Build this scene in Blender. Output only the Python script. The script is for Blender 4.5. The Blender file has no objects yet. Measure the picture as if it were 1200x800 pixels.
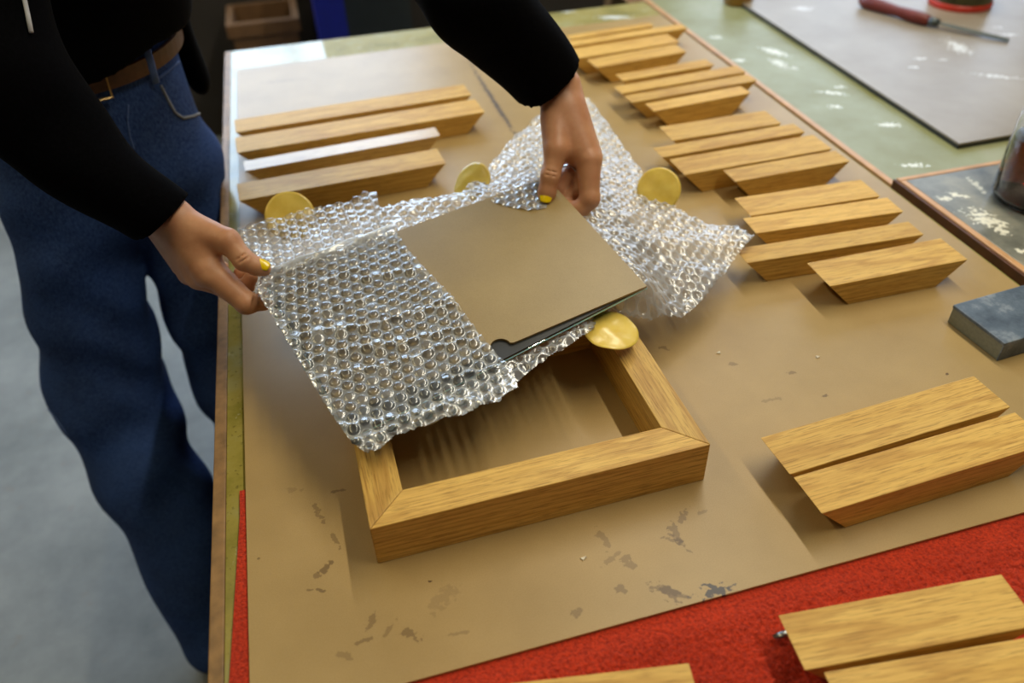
import bpy, bmesh, math, random
import numpy as np
from mathutils import Vector, Matrix
from mathutils.bvhtree import BVHTree

random.seed(7)
np.random.seed(7)
SC = bpy.context.scene
COL = SC.collection

# ------------------------------------------------------------------ camera
F_PX = 933.0


def nrm(v):
    v = np.asarray(v, float)
    return v / np.linalg.norm(v)


_vy = nrm([275 - 600, 760, -F_PX])
_vx = nrm([5450 - 600, 970, -F_PX])
_vx = nrm(_vx - (_vx @ _vy) * _vy)
RC = np.array([_vx, _vy, np.cross(_vx, _vy)])      # world = RC @ camera
CAM_H = 0.70                                        # above the bench board
CP = np.array([0.0, 0.0, CAM_H])
cam = bpy.data.cameras.new('camera')
cam.sensor_width = 36
cam.lens = 36 * F_PX / 1200
cam_o = bpy.data.objects.new('camera', cam)
COL.objects.link(cam_o)
cam_o.matrix_world = Matrix([list(RC[0]) + [0], list(RC[1]) + [0], list(RC[2]) + [CAM_H], [0, 0, 0, 1]])
cam.dof.use_dof = True
cam.dof.focus_distance = 0.93
cam.dof.aperture_fstop = 2.8
cam.clip_start = 0.02
SC.camera = cam_o

# ------------------------------------------------------------------ light
SC.view_settings.view_transform = 'Standard'
SC.view_settings.look = 'None'
SC.view_settings.gamma = 1
SC.view_settings.use_curve_mapping = False
SC.view_settings.exposure = -0.35

wd = bpy.data.worlds.new('workshop_world')
SC.world = wd
wd.use_nodes = True
wd.node_tree.nodes['Background'].inputs[0].default_value = (0.55, 0.62, 0.75, 1)
wd.node_tree.nodes['Background'].inputs[1].default_value = 0.05


def area(name, loc, target, sx, sy, power, col):
    l = bpy.data.lights.new(name, 'AREA')
    l.shape = 'RECTANGLE'
    l.size, l.size_y = sx, sy
    l.energy = power
    l.color = col
    o = bpy.data.objects.new(name, l)
    COL.objects.link(o)
    o.location = loc
    d = Vector(target) - Vector(loc)
    o.rotation_euler = d.to_track_quat('-Z', 'Y').to_euler()
    return o


# two fluorescent tubes running along the bench, and daylight through two windows in the back wall
TUBE_R = area('tube_light_right', (1.25, 1.25, 2.55), (1.25, 1.25, 0), 0.07, 3.3, 86, (1.0, 0.93, 0.74))
TUBE_L = area('tube_light_left', (-1.35, 1.25, 2.5), (-1.35, 1.25, 0), 0.07, 3.3, 33, (1.0, 0.84, 0.48))
WIN_A, WIN_B = 8.6, 4.2     # brightness of the daylit frosted panes, left and right window

# ------------------------------------------------------------------ pixel -> place helpers


def ray(px, py):
    return RC @ np.array([px - 600, -(py - 400), -F_PX]) / F_PX


def U(px, py, z=0.0):
    d = ray(px, py)
    return CP + (z - CAM_H) / d[2] * d


def D(px, py, dep):
    return CP + ray(px, py) * dep


def depth_of(p):
    return -(RC.T @ (np.asarray(p) - CP))[2]


# ------------------------------------------------------------------ materials
def lin(r, g, b):
    f = lambda c: (c / 255 / 12.92) if c / 255 <= 0.04045 else ((c / 255 + 0.055) / 1.055) ** 2.4
    return (f(r), f(g), f(b), 1)


class NT:
    def __init__(s, name):
        s.m = bpy.data.materials.new(name)
        s.m.use_nodes = True
        s.t = s.m.node_tree
        s.b = s.t.nodes['Principled BSDF']
        s.out = s.t.nodes['Material Output']

    def n(s, kind, **kw):
        nd = s.t.nodes.new(kind)
        for k, v in kw.items():
            if k.startswith('i_'):
                nd.inputs[k[2:].replace('_', ' ')].default_value = v
            else:
                setattr(nd, k, v)
        return nd

    def l(s, a, b):
        s.t.links.new(a, b)

    def setp(s, **kw):
        for k, v in kw.items():
            s.b.inputs[k.replace('_', ' ')].default_value = v

    def coords(s, scale=(1, 1, 1), rand=False, obj=None):
        tc = s.n('ShaderNodeTexCoord')
        src = tc.outputs['Object']
        if rand:
            oi = s.n('ShaderNodeObjectInfo')
            mu = s.n('ShaderNodeMath', operation='MULTIPLY')
            mu.inputs[1].default_value = 37.0
            s.l(oi.outputs['Random'], mu.inputs[0])
            ad = s.n('ShaderNodeVectorMath', operation='ADD')
            s.l(src, ad.inputs[0])
            s.l(mu.outputs[0], ad.inputs[1])
            src = ad.outputs[0]
        mp = s.n('ShaderNodeMapping')
        mp.inputs['Scale'].default_value = scale
        s.l(src, mp.inputs[0])
        return mp.outputs[0]

    def noise(s, vec, scale, detail=4, rough=0.55, dist=0.0):
        nd = s.n('ShaderNodeTexNoise')
        nd.inputs['Scale'].default_value = scale
        nd.inputs['Detail'].default_value = detail
        nd.inputs['Roughness'].default_value = rough
        nd.inputs['Distortion'].default_value = dist
        if vec is not None:
            s.l(vec, nd.inputs['Vector'])
        return nd.outputs['Fac']

    def ramp(s, fac, stops):
        nd = s.n('ShaderNodeValToRGB')
        e = nd.color_ramp.elements
        while len(e) < len(stops):
            e.new(0.5)
        for i, (p, c) in enumerate(stops):
            e[i].position = p
            e[i].color = c
        s.l(fac, nd.inputs[0])
        return nd.outputs[0]

    def mix(s, fac, a, b, mode='MIX'):
        nd = s.n('ShaderNodeMix', data_type='RGBA', blend_type=mode)
        for sock, v in ((nd.inputs[0], fac), (nd.inputs[6], a), (nd.inputs[7], b)):
            if hasattr(v, 'node'):
                s.l(v, sock)
            else:
                sock.default_value = v
        return nd.outputs[2]

    def bump(s, h, strength=0.3, dist=0.001):
        nd = s.n('ShaderNodeBump')
        nd.inputs['Strength'].default_value = strength
        nd.inputs['Distance'].default_value = dist
        s.l(h, nd.inputs['Height'])
        s.l(nd.outputs[0], s.b.inputs['Normal'])
        return nd

    def color(s, c):
        if hasattr(c, 'node'):
            s.l(c, s.b.inputs['Base Color'])
        else:
            s.b.inputs['Base Color'].default_value = c


BW = lambda v: (v, v, v, 1)


def simple(name, col, rough=0.5, metal=0.0, var=0.12, scale=30, **kw):
    m = NT(name)
    f = m.noise(m.coords(), scale)
    dark = tuple(c * (1 - var) for c in col[:3]) + (1,)
    lite = tuple(min(1, c * (1 + var)) for c in col[:3]) + (1,)
    m.color(m.ramp(f, [(0.3, dark), (0.7, lite)]))
    m.setp(Roughness=rough, Metallic=metal, **kw)
    return m.m


def oak(name, light, mid, dark, rough=0.42, coat=0.0):
    m = NT(name)
    big = m.noise(m.coords((2.5, 60, 60), rand=True), 1.0, 4, 0.6, 0.5)
    fine = m.noise(m.coords((14, 340, 340), rand=True), 1.0, 3, 0.6, 0.3)
    pores = m.noise(m.coords((34, 760, 760), rand=True), 1.0, 2, 0.6, 0.2)
    w = m.n('ShaderNodeTexWave', wave_type='RINGS', rings_direction='Y')
    w.inputs['Scale'].default_value = 1.7
    w.inputs['Distortion'].default_value = 7.0
    w.inputs['Detail'].default_value = 3
    w.inputs['Detail Scale'].default_value = 1.0
    m.l(m.coords((3.0, 26, 26), rand=True), w.inputs['Vector'])
    c = m.ramp(big, [(0.25, mid), (0.75, light)])
    c = m.mix(m.ramp(w.outputs['Fac'], [(0.0, BW(0.42)), (0.30, BW(0.0))]), c, dark)
    c = m.mix(m.ramp(fine, [(0.34, BW(0.42)), (0.56, BW(0.0))]), c, dark)
    c = m.mix(m.ramp(pores, [(0.36, BW(0.5)), (0.46, BW(0.0))]), c, tuple(x * 0.6 for x in dark[:3]) + (1,))
    oi = m.n('ShaderNodeObjectInfo')
    hv = m.n('ShaderNodeHueSaturation')
    mr = m.n('ShaderNodeMapRange')
    mr.inputs[3].default_value = 0.88
    mr.inputs[4].default_value = 1.10
    m.l(oi.outputs['Random'], mr.inputs[0])
    m.l(mr.outputs[0], hv.inputs['Value'])
    m.l(c, hv.inputs['Color'])
    m.color(hv.outputs[0])
    m.setp(Roughness=rough)
    m.b.inputs['Specular IOR Level'].default_value = .3 if coat == 0 else .5
    m.b.inputs['Coat Weight'].default_value = coat
    m.b.inputs['Coat Roughness'].default_value = 0.25
    m.bump(fine, 0.25, 0.0005)
    return m.m


M = {}
M['oak'] = oak('oak', lin(224, 182, 98), lin(210, 164, 78), lin(168, 116, 44), 0.56)
M['oak_shiny'] = oak('oak_shiny', lin(220, 184, 116), lin(206, 166, 96), lin(180, 134, 68), 0.34, 0.22)
M['oak_frame'] = oak('oak_frame', lin(224, 184, 102), lin(212, 168, 82), lin(162, 110, 42), 0.46)


def spotted(m, base, vec, spots, col, wob=0.35):
    """stains with a shape of their own: (x, y, rx, ry, angle, strength)"""
    nz = m.n('ShaderNodeTexNoise')
    nz.inputs['Scale'].default_value = 150
    nz.inputs['Detail'].default_value = 5
    m.l(vec, nz.inputs['Vector'])
    sb = m.n('ShaderNodeMath', operation='MULTIPLY_ADD')
    m.l(nz.outputs['Fac'], sb.inputs[0])
    sb.inputs[1].default_value = 4.4
    sb.inputs[2].default_value = -2.2
    for (x, y, rx, ry, ang, st) in spots:
        mp = m.n('ShaderNodeMapping', vector_type='TEXTURE')
        mp.inputs['Location'].default_value = (x, y, 0)
        mp.inputs['Rotation'].default_value = (0, 0, ang)
        mp.inputs['Scale'].default_value = (rx, ry, 1000)
        m.l(vec, mp.inputs[0])
        ln = m.n('ShaderNodeVectorMath', operation='LENGTH')
        m.l(mp.outputs[0], ln.inputs[0])
        ad = m.n('ShaderNodeMath', operation='ADD')
        m.l(ln.outputs['Value'], ad.inputs[0])
        m.l(sb.outputs[0], ad.inputs[1])
        f = m.ramp(ad.outputs[0], [(0.78, BW(st)), (0.98, BW(0))])
        base = m.mix(f, base, col)
    return base


def px_spot(px, py, w, h, ang_px, st, z=0.0):
    p = U(px, py, z)
    a = U(px + 10 * math.cos(ang_px), py + 10 * math.sin(ang_px), z) - p
    k = np.linalg.norm(a) / 10
    return (p[0], p[1], w * k * 1.1, h * k * 1.1, math.atan2(a[1], a[0]), min(1, st * 1.3))


# brown hardboard
m = NT('hardboard')
v = m.coords()
f1 = m.noise(v, 7, 5, 0.6)
f2 = m.noise(v, 900, 2)
c = m.ramp(f1, [(0.3, lin(160, 131, 78)), (0.7, lin(176, 146, 92))])
c = m.mix(0.10, c, m.ramp(f2, [(0.35, lin(110, 80, 45)), (0.6, lin(205, 175, 130))]))
SP = [px_spot(778, 690, 16, 7, 0.25, .45), px_spot(788, 696, 15, 8, 0.4, .5), px_spot(792, 625, 12, 4, 1.2, .42), px_spot(800, 606, 10, 3, -1.2, .4),
      px_spot(795, 634, 13, 3, .7, .4), px_spot(786, 632, 9, 3, .2, .4), px_spot(823, 600, 8, 2, -.5, .3),
      px_spot(706, 630, 12, 4, 1.1, .3), px_spot(735, 659, 9, 7, .4, .35), px_spot(716, 655, 10, 3, -.7, .28), px_spot(728, 690, 8, 5, 0, .4),
      px_spot(676, 718, 7, 6, 0, .35), px_spot(383, 665, 10, 4, -.9, .5), px_spot(371, 674, 6, 3, 0, .4), px_spot(378, 692, 5, 2, 0.2, .5),
      px_spot(364, 691, 3, 2, 0, .45), px_spot(372, 600, 12, 2.5, 1.0, .35), px_spot(395, 634, 9, 2, 1.0, .35), px_spot(343, 574, 9, 3, 0, .2),
      px_spot(436, 726, 9, 5, -1, .35), px_spot(425, 751, 12, 3, -.4, .38), px_spot(480, 743, 10, 5, .4, .4), px_spot(405, 768, 9, 4, 0.2, .26),
      px_spot(458, 735, 13, 2.5, -.9, .28), px_spot(520, 700, 18, 9, -.9, .16), px_spot(503, 681, 3, 1.5, .2, .8),
      px_spot(928, 436, 5, 2, -.3, .4), px_spot(966, 464, 3, 2, 0, .55), px_spot(905, 468, 12, 2, -.2, .25), px_spot(1110, 438, 2, 2, 0, .7),
      px_spot(860, 426, 5, 3, 0, .35), px_spot(778, 408, 5, 3, .3, .4), px_spot(303, 654, 2, 1.5, 0, .5), px_spot(396, 575, 8, 2, -.2, .4),
      px_spot(540, 742, 12, 2, -.2, .25), px_spot(330, 95, 22, 2.5, -.1, .2)]
c = spotted(m, c, v, SP, lin(84, 56, 20), .28)
c = spotted(m, c, v, [px_spot(838, 692, 16, 7, -.25, .8), px_spot(858, 686, 10, 2, -.45, .6), px_spot(578, 117, 46, 1.1, 1.0, .7)], lin(62, 52, 50), .25)
m.color(c)
m.setp(Roughness=0.42)
m.bump(f2, 0.08, 0.0004)
M['hardboard'] = m.m
m = NT('backing_hardboard')
v = m.coords()
f2 = m.noise(v, 800, 2)
c = m.ramp(m.noise(v, 9, 4, .6), [(0.3, lin(146, 122, 74)), (0.7, lin(160, 135, 84))])
m.color(m.mix(0.10, c, m.ramp(f2, [(0.35, lin(110, 85, 45)), (0.6, lin(200, 172, 125))])))
m.setp(Roughness=0.4)
M['backing'] = m.m

# bench top: yellow-green paint, worn
m = NT('painted_bench')
v = m.coords()
f1 = m.noise(v, 9, 6, .65)
f2 = m.noise(v, 45, 5, .65)
c = m.ramp(f1, [(.32, lin(120, 112, 40)), (.5, lin(152, 138, 66)), (.68, lin(154, 148, 98))])
c = m.mix(m.ramp(f2, [(.62, BW(0)), (.72, BW(.55))]), c, lin(205, 200, 175))
c = m.mix(m.ramp(m.noise(v, 160, 3), [(.62, BW(0)), (.7, BW(.5))]), c, lin(70, 58, 28))
c = spotted(m, c, v, [px_spot(720, 17, 16, 5, 0, .7), px_spot(664, 10, 8, 5, 0, .5)], lin(220, 225, 225), .2)
m.color(c)
sx = m.n('ShaderNodeSeparateXYZ')
m.l(v, sx.inputs[0])
m.l(m.ramp(sx.outputs[0], [(.046, BW(.2)), (.049, BW(.62))]), m.b.inputs['Roughness'])
M['bench'] = m.m

m = NT('green_bench')
v = m.coords()
f1 = m.noise(v, 6, 6, .6)
c = m.ramp(f1, [(.32, lin(126, 124, 66)), (.6, lin(146, 148, 108)), (.75, lin(158, 158, 126))])
GS = [px_spot(909, 57, 14, 5, .3, .9), px_spot(913, 70, 8, 4, .5, .6), px_spot(977, 105, 15, 4, .1, .9), px_spot(980, 121, 7, 4, 0, .95), px_spot(985, 98, 6, 3, 0, .6),
      px_spot(1043, 142, 11, 5, 0, .95), px_spot(1072, 189, 13, 4, 0, .9), px_spot(868, 67, 6, 4, 0, .7), px_spot(932, 76, 4, 4, 0, .5), px_spot(840, 40, 8, 5, 0, .5)]
c = spotted(m, c, v, GS, lin(228, 230, 220), .30)
m.color(c)
m.setp(Roughness=.42)
M['green_bench'] = m.m

m = NT('grey_bench')
v = m.coords()
f1 = m.noise(v, 14, 6, .65)
c = m.ramp(f1, [(.3, lin(84, 84, 76)), (.55, lin(128, 126, 112)), (.75, lin(160, 150, 126))])
c = spotted(m, c, v, [px_spot(1152, 262, 20, 11, .5, .95), px_spot(1172, 276, 9, 6, .3, .9), px_spot(1120, 234, 10, 4, .2, .8), px_spot(1105, 238, 7, 5, 0, .7),
                      px_spot(1142, 222, 12, 3, .7, .6), px_spot(1120, 199, 9, 4, .3, .7), px_spot(1195, 300, 8, 6, .3, .8), px_spot(1196, 245, 10, 5, .3, .6)],
            lin(228, 222, 200), .2)
m.color(c)
m.setp(Roughness=.3)
M['grey_bench'] = m.m

m = NT('grey_board')
v = m.coords()
f1 = m.noise(v, 5, 5, .6)
c = m.ramp(f1, [(.32, lin(142, 128, 108)), (.68, lin(160, 148, 132))])
c = spotted(m, c, v, [px_spot(1122, 57, 12, 5, .6, .7), px_spot(1078, 71, 6, 3, 0, .6), px_spot(1072, 81, 5, 3, 0, .6), px_spot(1104, 72, 5, 3, 0, .5), px_spot(1170, 92, 22, 4, .1, .6),
                      px_spot(1183, 43, 9, 3, 0, .6), px_spot(1170, 34, 6, 3, 0, .4), px_spot(940, 12, 10, 6, 0, .5)], lin(228, 228, 226), .2)
m.color(c)
m.setp(Roughness=.36)
M['grey_board'] = m.m

m = NT('concrete')
v = m.coords()
c = m.ramp(m.noise(v, 4, 7, .68), [(.3, lin(122, 127, 128)), (.7, lin(160, 164, 164))])
c = m.mix(m.ramp(m.noise(v, 22, 5), [(.64, BW(0)), (.76, BW(.35))]), c, lin(150, 132, 112))
m.color(c)
m.setp(Roughness=.7)
m.bump(m.noise(v, 90, 5), .15, .002)
M['concrete'] = m.m

M['plaster'] = simple('plaster', lin(120, 112, 98), .9)
M['dark_wall'] = simple('dark_wall', lin(52, 46, 40), .9, scale=6)
M['ceiling'] = simple('ceiling_paint', lin(150, 145, 132), .9)
M['edge_wood'] = simple('edge_wood', lin(138, 104, 62), .55, var=.3, scale=55)
M['trim_wood'] = simple('trim_wood', lin(200, 150, 100), .4, var=.15, scale=30)
M['dark_wood'] = simple('dark_wood', lin(86, 46, 16), .5, var=.3, scale=40)
M['black_edge'] = simple('black_edge', lin(34, 34, 30), .6)
M['black_card'] = simple('black_card', lin(26, 26, 28), .45, scale=80)
M['blue_plastic'] = simple('blue_plastic', lin(14, 26, 130), .45)
M['dark_plastic'] = simple('dark_plastic', lin(34, 40, 40), .5)
M['cardboard'] = simple('cardboard', lin(112, 80, 48), .85)
M['steel'] = simple('steel', lin(150, 152, 150), .3, 1.0)
M['dull_steel'] = simple('dull_steel', lin(84, 90, 88), .4, .7)
M['silver'] = simple('silver', lin(210, 210, 215), .2, 1.0)
M['red_handle'] = simple('red_handle', lin(112, 40, 32), .4)
M['red_plastic'] = simple('red_plastic', lin(196, 52, 34), .4)
M['tin_label'] = simple('tin_label', lin(64, 60, 26), .4, var=.5, scale=40)
M['leather'] = simple('leather', lin(74, 36, 16), .5, var=.25, scale=80)
M['brass'] = simple('brass', lin(190, 160, 110), .35, 1.0)
M['shoe'] = simple('shoe_leather', lin(30, 26, 24), .5)
M['hair'] = simple('hair', lin(46, 30, 20), .5, var=.4, scale=120)
M['white_cord'] = simple('white_cord', lin(200, 200, 205), .6)
M['chip'] = simple('chip', lin(236, 228, 210), .7)
M['amber_pot'] = simple('amber_pot', lin(140, 104, 40), .4)
M['brick_dark'] = simple('block_side', lin(128, 128, 108), .8, scale=200)

m = NT('block_top')
v = m.coords()
f1 = m.noise(v, 26, 6, .7)
m.color(m.ramp(f1, [(.3, lin(54, 66, 80)), (.55, lin(92, 104, 116)), (.75, lin(150, 156, 160))]))
m.setp(Roughness=.45)
m.bump(m.noise(v, 300, 4), .35, .001)
M['block_top'] = m.m

m = NT('towel')
v = m.coords()
f1 = m.noise(v, 260, 4, .7)
f2 = m.noise(v, 12, 4)
c = m.ramp(f1, [(.3, lin(160, 26, 4)), (.6, lin(234, 66, 26))])
c = m.mix(m.ramp(f2, [(.35, BW(.25)), (.6, BW(0))]), c, lin(150, 14, 6))
m.color(c)
m.setp(Roughness=.95)
m.b.inputs['Sheen Weight'].default_value = .3
m.b.inputs['Sheen Tint'].default_value = lin(255, 120, 90)
m.bump(f1, 1.0, .006)
M['towel'] = m.m

m = NT('sweater')
v = m.coords()
m.color(m.ramp(m.noise(v, 250, 3), [(.3, lin(2, 2, 3)), (.7, lin(6, 6, 9))]))
m.setp(Roughness=.95)
m.b.inputs['Specular IOR Level'].default_value = .06
m.bump(m.noise(v, 500, 3), .3, .001)
M['sweater'] = m.m

m = NT('denim')
v = m.coords()
f1 = m.noise(v, 9, 4, .6)
f2 = m.noise(m.coords((1, 1, .25)), 700, 2, .6)
c = m.ramp(f1, [(.3, lin(17, 33, 76)), (.7, lin(36, 64, 124))])
c = m.mix(.35, c, m.ramp(f2, [(.35, lin(14, 24, 58)), (.65, lin(90, 120, 170))]))
m.color(c)
m.setp(Roughness=.9)
m.b.inputs['Specular IOR Level'].default_value = .2
m.bump(f2, .35, .0008)
M['denim'] = m.m
M['stitch'] = simple('stitch', lin(120, 122, 128), .8)
M['denim_seam'] = simple('denim_seam', lin(70, 92, 140), .9, scale=300)

m = NT('skin')
v = m.coords()
f1 = m.noise(v, 28, 4, .6)
f2 = m.noise(v, 420, 3, .6)
c = m.ramp(f1, [(.3, lin(188, 128, 90)), (.7, lin(208, 152, 112))])
m.color(c)
m.setp(Roughness=.48)
m.b.inputs['Subsurface Weight'].default_value = .12
m.b.inputs['Subsurface Radius'].default_value = (.012, .004, .002)
m.b.inputs['Subsurface Scale'].default_value = .5
m.bump(f2, .18, .0006)
M['skin'] = m.m
M['lips'] = simple('lips', lin(160, 84, 74), .45)
M['eye_white'] = simple('eye_white', lin(230, 228, 222), .2)
M['iris'] = simple('iris', lin(50, 32, 20), .2)
M['nail'] = simple('nail_polish', lin(250, 214, 6), .22, var=.02)

m = NT('sticker')
v = m.coords()
m.color(m.ramp(m.noise(v, 40, 3), [(.3, lin(232, 198, 84)), (.7, lin(244, 216, 112))]))
m.setp(Roughness=.25)
m.b.inputs['Transmission Weight'].default_value = 0.0
m.b.inputs['Subsurface Weight'].default_value = .3
m.b.inputs['Subsurface Radius'].default_value = (.006, .005, .002)
m.bump(m.noise(v, 60, 3), .25, .002)
M['sticker'] = m.m
M['sticker_back'] = simple('sticker_back', lin(232, 222, 190), .45)

# bubble wrap film: a thin clear sheet, partly milky, glossy
m = NT('bubble_film')
m.t.nodes.remove(m.b)
tr = m.n('ShaderNodeBsdfTransparent')
tr.inputs[0].default_value = (.95, .955, .96, 1)
gl = m.n('ShaderNodeBsdfGlossy')
gl.inputs['Roughness'].default_value = .26
gl.inputs['Color'].default_value = (1, 1, 1, 1)
df = m.n('ShaderNodeBsdfDiffuse')
df.inputs[0].default_value = (.86, .92, 1.0, 1)
tl = m.n('ShaderNodeBsdfTranslucent')
tl.inputs[0].default_value = (.86, .92, 1.0, 1)
milky = m.n('ShaderNodeMixShader')
milky.inputs[0].default_value = .35
m.l(df.outputs[0], milky.inputs[1])
m.l(tl.outputs[0], milky.inputs[2])
lw = m.n('ShaderNodeLayerWeight')
lw.inputs['Blend'].default_value = .35
mr = m.n('ShaderNodeMapRange')
mr.inputs[1].default_value = .1
mr.inputs[2].default_value = .9
mr.inputs[3].default_value = .05
mr.inputs[4].default_value = .40
m.l(lw.outputs['Facing'], mr.inputs[0])
wa = m.n('ShaderNodeAttribute', attribute_name='web_sheen')  # milkier film between bubbles, plus sheen painted along fold and wrinkles
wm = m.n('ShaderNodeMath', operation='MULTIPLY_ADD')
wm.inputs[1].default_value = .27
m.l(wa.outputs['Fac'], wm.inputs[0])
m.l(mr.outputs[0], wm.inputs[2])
mx1 = m.n('ShaderNodeMixShader')
m.l(wm.outputs[0], mx1.inputs[0])
m.l(tr.outputs[0], mx1.inputs[1])
m.l(milky.outputs[0], mx1.inputs[2])
fr = m.n('ShaderNodeFresnel')
fr.inputs['IOR'].default_value = 2.2
mx2 = m.n('ShaderNodeMixShader')
m.l(fr.outputs[0], mx2.inputs[0])
m.l(mx1.outputs[0], mx2.inputs[1])
m.l(gl.outputs[0], mx2.inputs[2])
m.l(mx2.outputs[0], m.out.inputs[0])
M['film'] = m.m

# glass
m = NT('glass')
m.color(lin(205, 240, 235))
m.setp(Roughness=.02, IOR=1.5)
m.b.inputs['Transmission Weight'].default_value = 1.0
M['glass'] = m.m
m = NT('glass_edge')
m.color(lin(170, 240, 250))
m.setp(Roughness=.15)
m.b.inputs['Subsurface Weight'].default_value = .3
M['glass_edge'] = m.m
m = NT('jar_glass')
m.color((.96, .98, .96, 1))
m.setp(Roughness=.03, IOR=1.45)
m.b.inputs['Transmission Weight'].default_value = 1.0
M['jar_glass'] = m.m
m = NT('dark_liquid')
m.color((1, 1, 1, 1))
m.setp(Roughness=.0, IOR=1.2)
m.b.inputs['Transmission Weight'].default_value = 1.0
va = m.n('ShaderNodeVolumeAbsorption')
va.inputs['Color'].default_value = (.90, .08, .02, 1)
va.inputs['Density'].default_value = 150
m.l(va.outputs[0], m.out.inputs['Volume'])
M['liquid'] = m.m


# ------------------------------------------------------------------ mesh helpers
def link(name, me, mat=None, parent=None, smooth=False):
    o = bpy.data.objects.new(name, me)
    COL.objects.link(o)
    if mat is not None and not me.materials:
        me.materials.append(mat)
    if smooth:
        me.polygons.foreach_set('use_smooth', [True] * len(me.polygons))
    if parent is not None:
        o.parent = parent
    return o


def np_mesh(name, V, Fq):
    me = bpy.data.meshes.new(name)
    V = np.asarray(V, np.float32)
    Fq = np.asarray(Fq, np.int32)
    k = Fq.shape[1]
    me.vertices.add(len(V))
    me.vertices.foreach_set('co', V.ravel())
    me.loops.add(Fq.size)
    me.loops.foreach_set('vertex_index', Fq.ravel())
    me.polygons.add(len(Fq))
    me.polygons.foreach_set('loop_start', np.arange(0, Fq.size, k, dtype=np.int32))
    me.update(calc_edges=True)
    me.validate()
    return me


def bm_obj(name, bm, mat, parent=None, smooth=False):
    me = bpy.data.meshes.new(name)
    bmesh.ops.recalc_face_normals(bm, faces=bm.faces)
    bm.to_mesh(me)
    bm.free()
    return link(name, me, mat, parent, smooth)


def prism(bm, poly_bot, poly_top, bevel=0.0):
    vb = [bm.verts.new(p) for p in poly_bot]
    vt = [bm.verts.new(p) for p in poly_top]
    n = len(vb)
    fs = [bm.faces.new(list(reversed(vb))), bm.faces.new(vt)]
    for i in range(n):
        fs.append(bm.faces.new((vb[i], vb[(i + 1) % n], vt[(i + 1) % n], vt[i])))
    if bevel:
        es = {e for f in fs for e in f.edges}
        bmesh.ops.bevel(bm, geom=list(es), offset=bevel, segments=2, affect='EDGES', profile=.5)
    return bm


def box_bm(x0, x1, y0, y1, z0, z1, bevel=0.0, bm=None):
    bm = bm or bmesh.new()
    q = [(x0, y0), (x1, y0), (x1, y1), (x0, y1)]
    return prism(bm, [(x, y, z0) for x, y in q], [(x, y, z1) for x, y in q], bevel)


def lathe(bm, prof, seg=48, cx=0, cy=0):
    rings = []
    for r, z in prof:
        if r < 1e-6:
            rings.append([bm.verts.new((cx, cy, z))])
        else:
            rings.append([bm.verts.new((cx + r * math.cos(2 * math.pi * i / seg), cy + r * math.sin(2 * math.pi * i / seg), z)) for i in range(seg)])
    for a, b in zip(rings, rings[1:]):
        for i in range(seg):
            j = (i + 1) % seg
            if len(a) == 1 and len(b) == 1:
                continue
            if len(a) == 1:
                bm.faces.new((a[0], b[j], b[i]))
            elif len(b) == 1:
                bm.faces.new((a[i], a[j], b[0]))
            else:
                bm.faces.new((a[i], a[j], b[j], b[i]))
    return bm


def tube_bm(pts, r, seg=8, bm=None, flat=1.0, up=None):
    bm = bm or bmesh.new()
    pts = [Vector(p) for p in pts]
    rings = []
    for i, p in enumerate(pts):
        t = (pts[min(i + 1, len(pts) - 1)] - pts[max(i - 1, 0)]).normalized()
        u = Vector(up) if up is not None else Vector((0, 0, 1))
        if abs(t.dot(u)) > .95:
            u = Vector((1, 0, 0))
        a = t.cross(u).normalized()
        b = a.cross(t).normalized()
        rr = r[i] if hasattr(r, '__len__') else r
        rings.append([bm.verts.new(p + a * rr * math.cos(2 * math.pi * k / seg) + b * rr * flat * math.sin(2 * math.pi * k / seg)) for k in range(seg)])
    for a, b in zip(rings, rings[1:]):
        for k in range(seg):
            bm.faces.new((a[k], a[(k + 1) % seg], b[(k + 1) % seg], b[k]))
    bm.faces.new(list(reversed(rings[0])))
    bm.faces.new(rings[-1])
    return bm


def empty(name, loc, rz=0.0):
    o = bpy.data.objects.new(name, None)
    COL.objects.link(o)
    o.location = loc
    o.rotation_euler = (0, 0, rz)
    o.empty_display_size = .05
    return o


def tag(o, label, cat, group=None):
    o['label'] = label
    o['category'] = cat
    if group:
        o['group'] = group
    return o


def struct(o):
    o['kind'] = 'structure'
    return o


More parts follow.
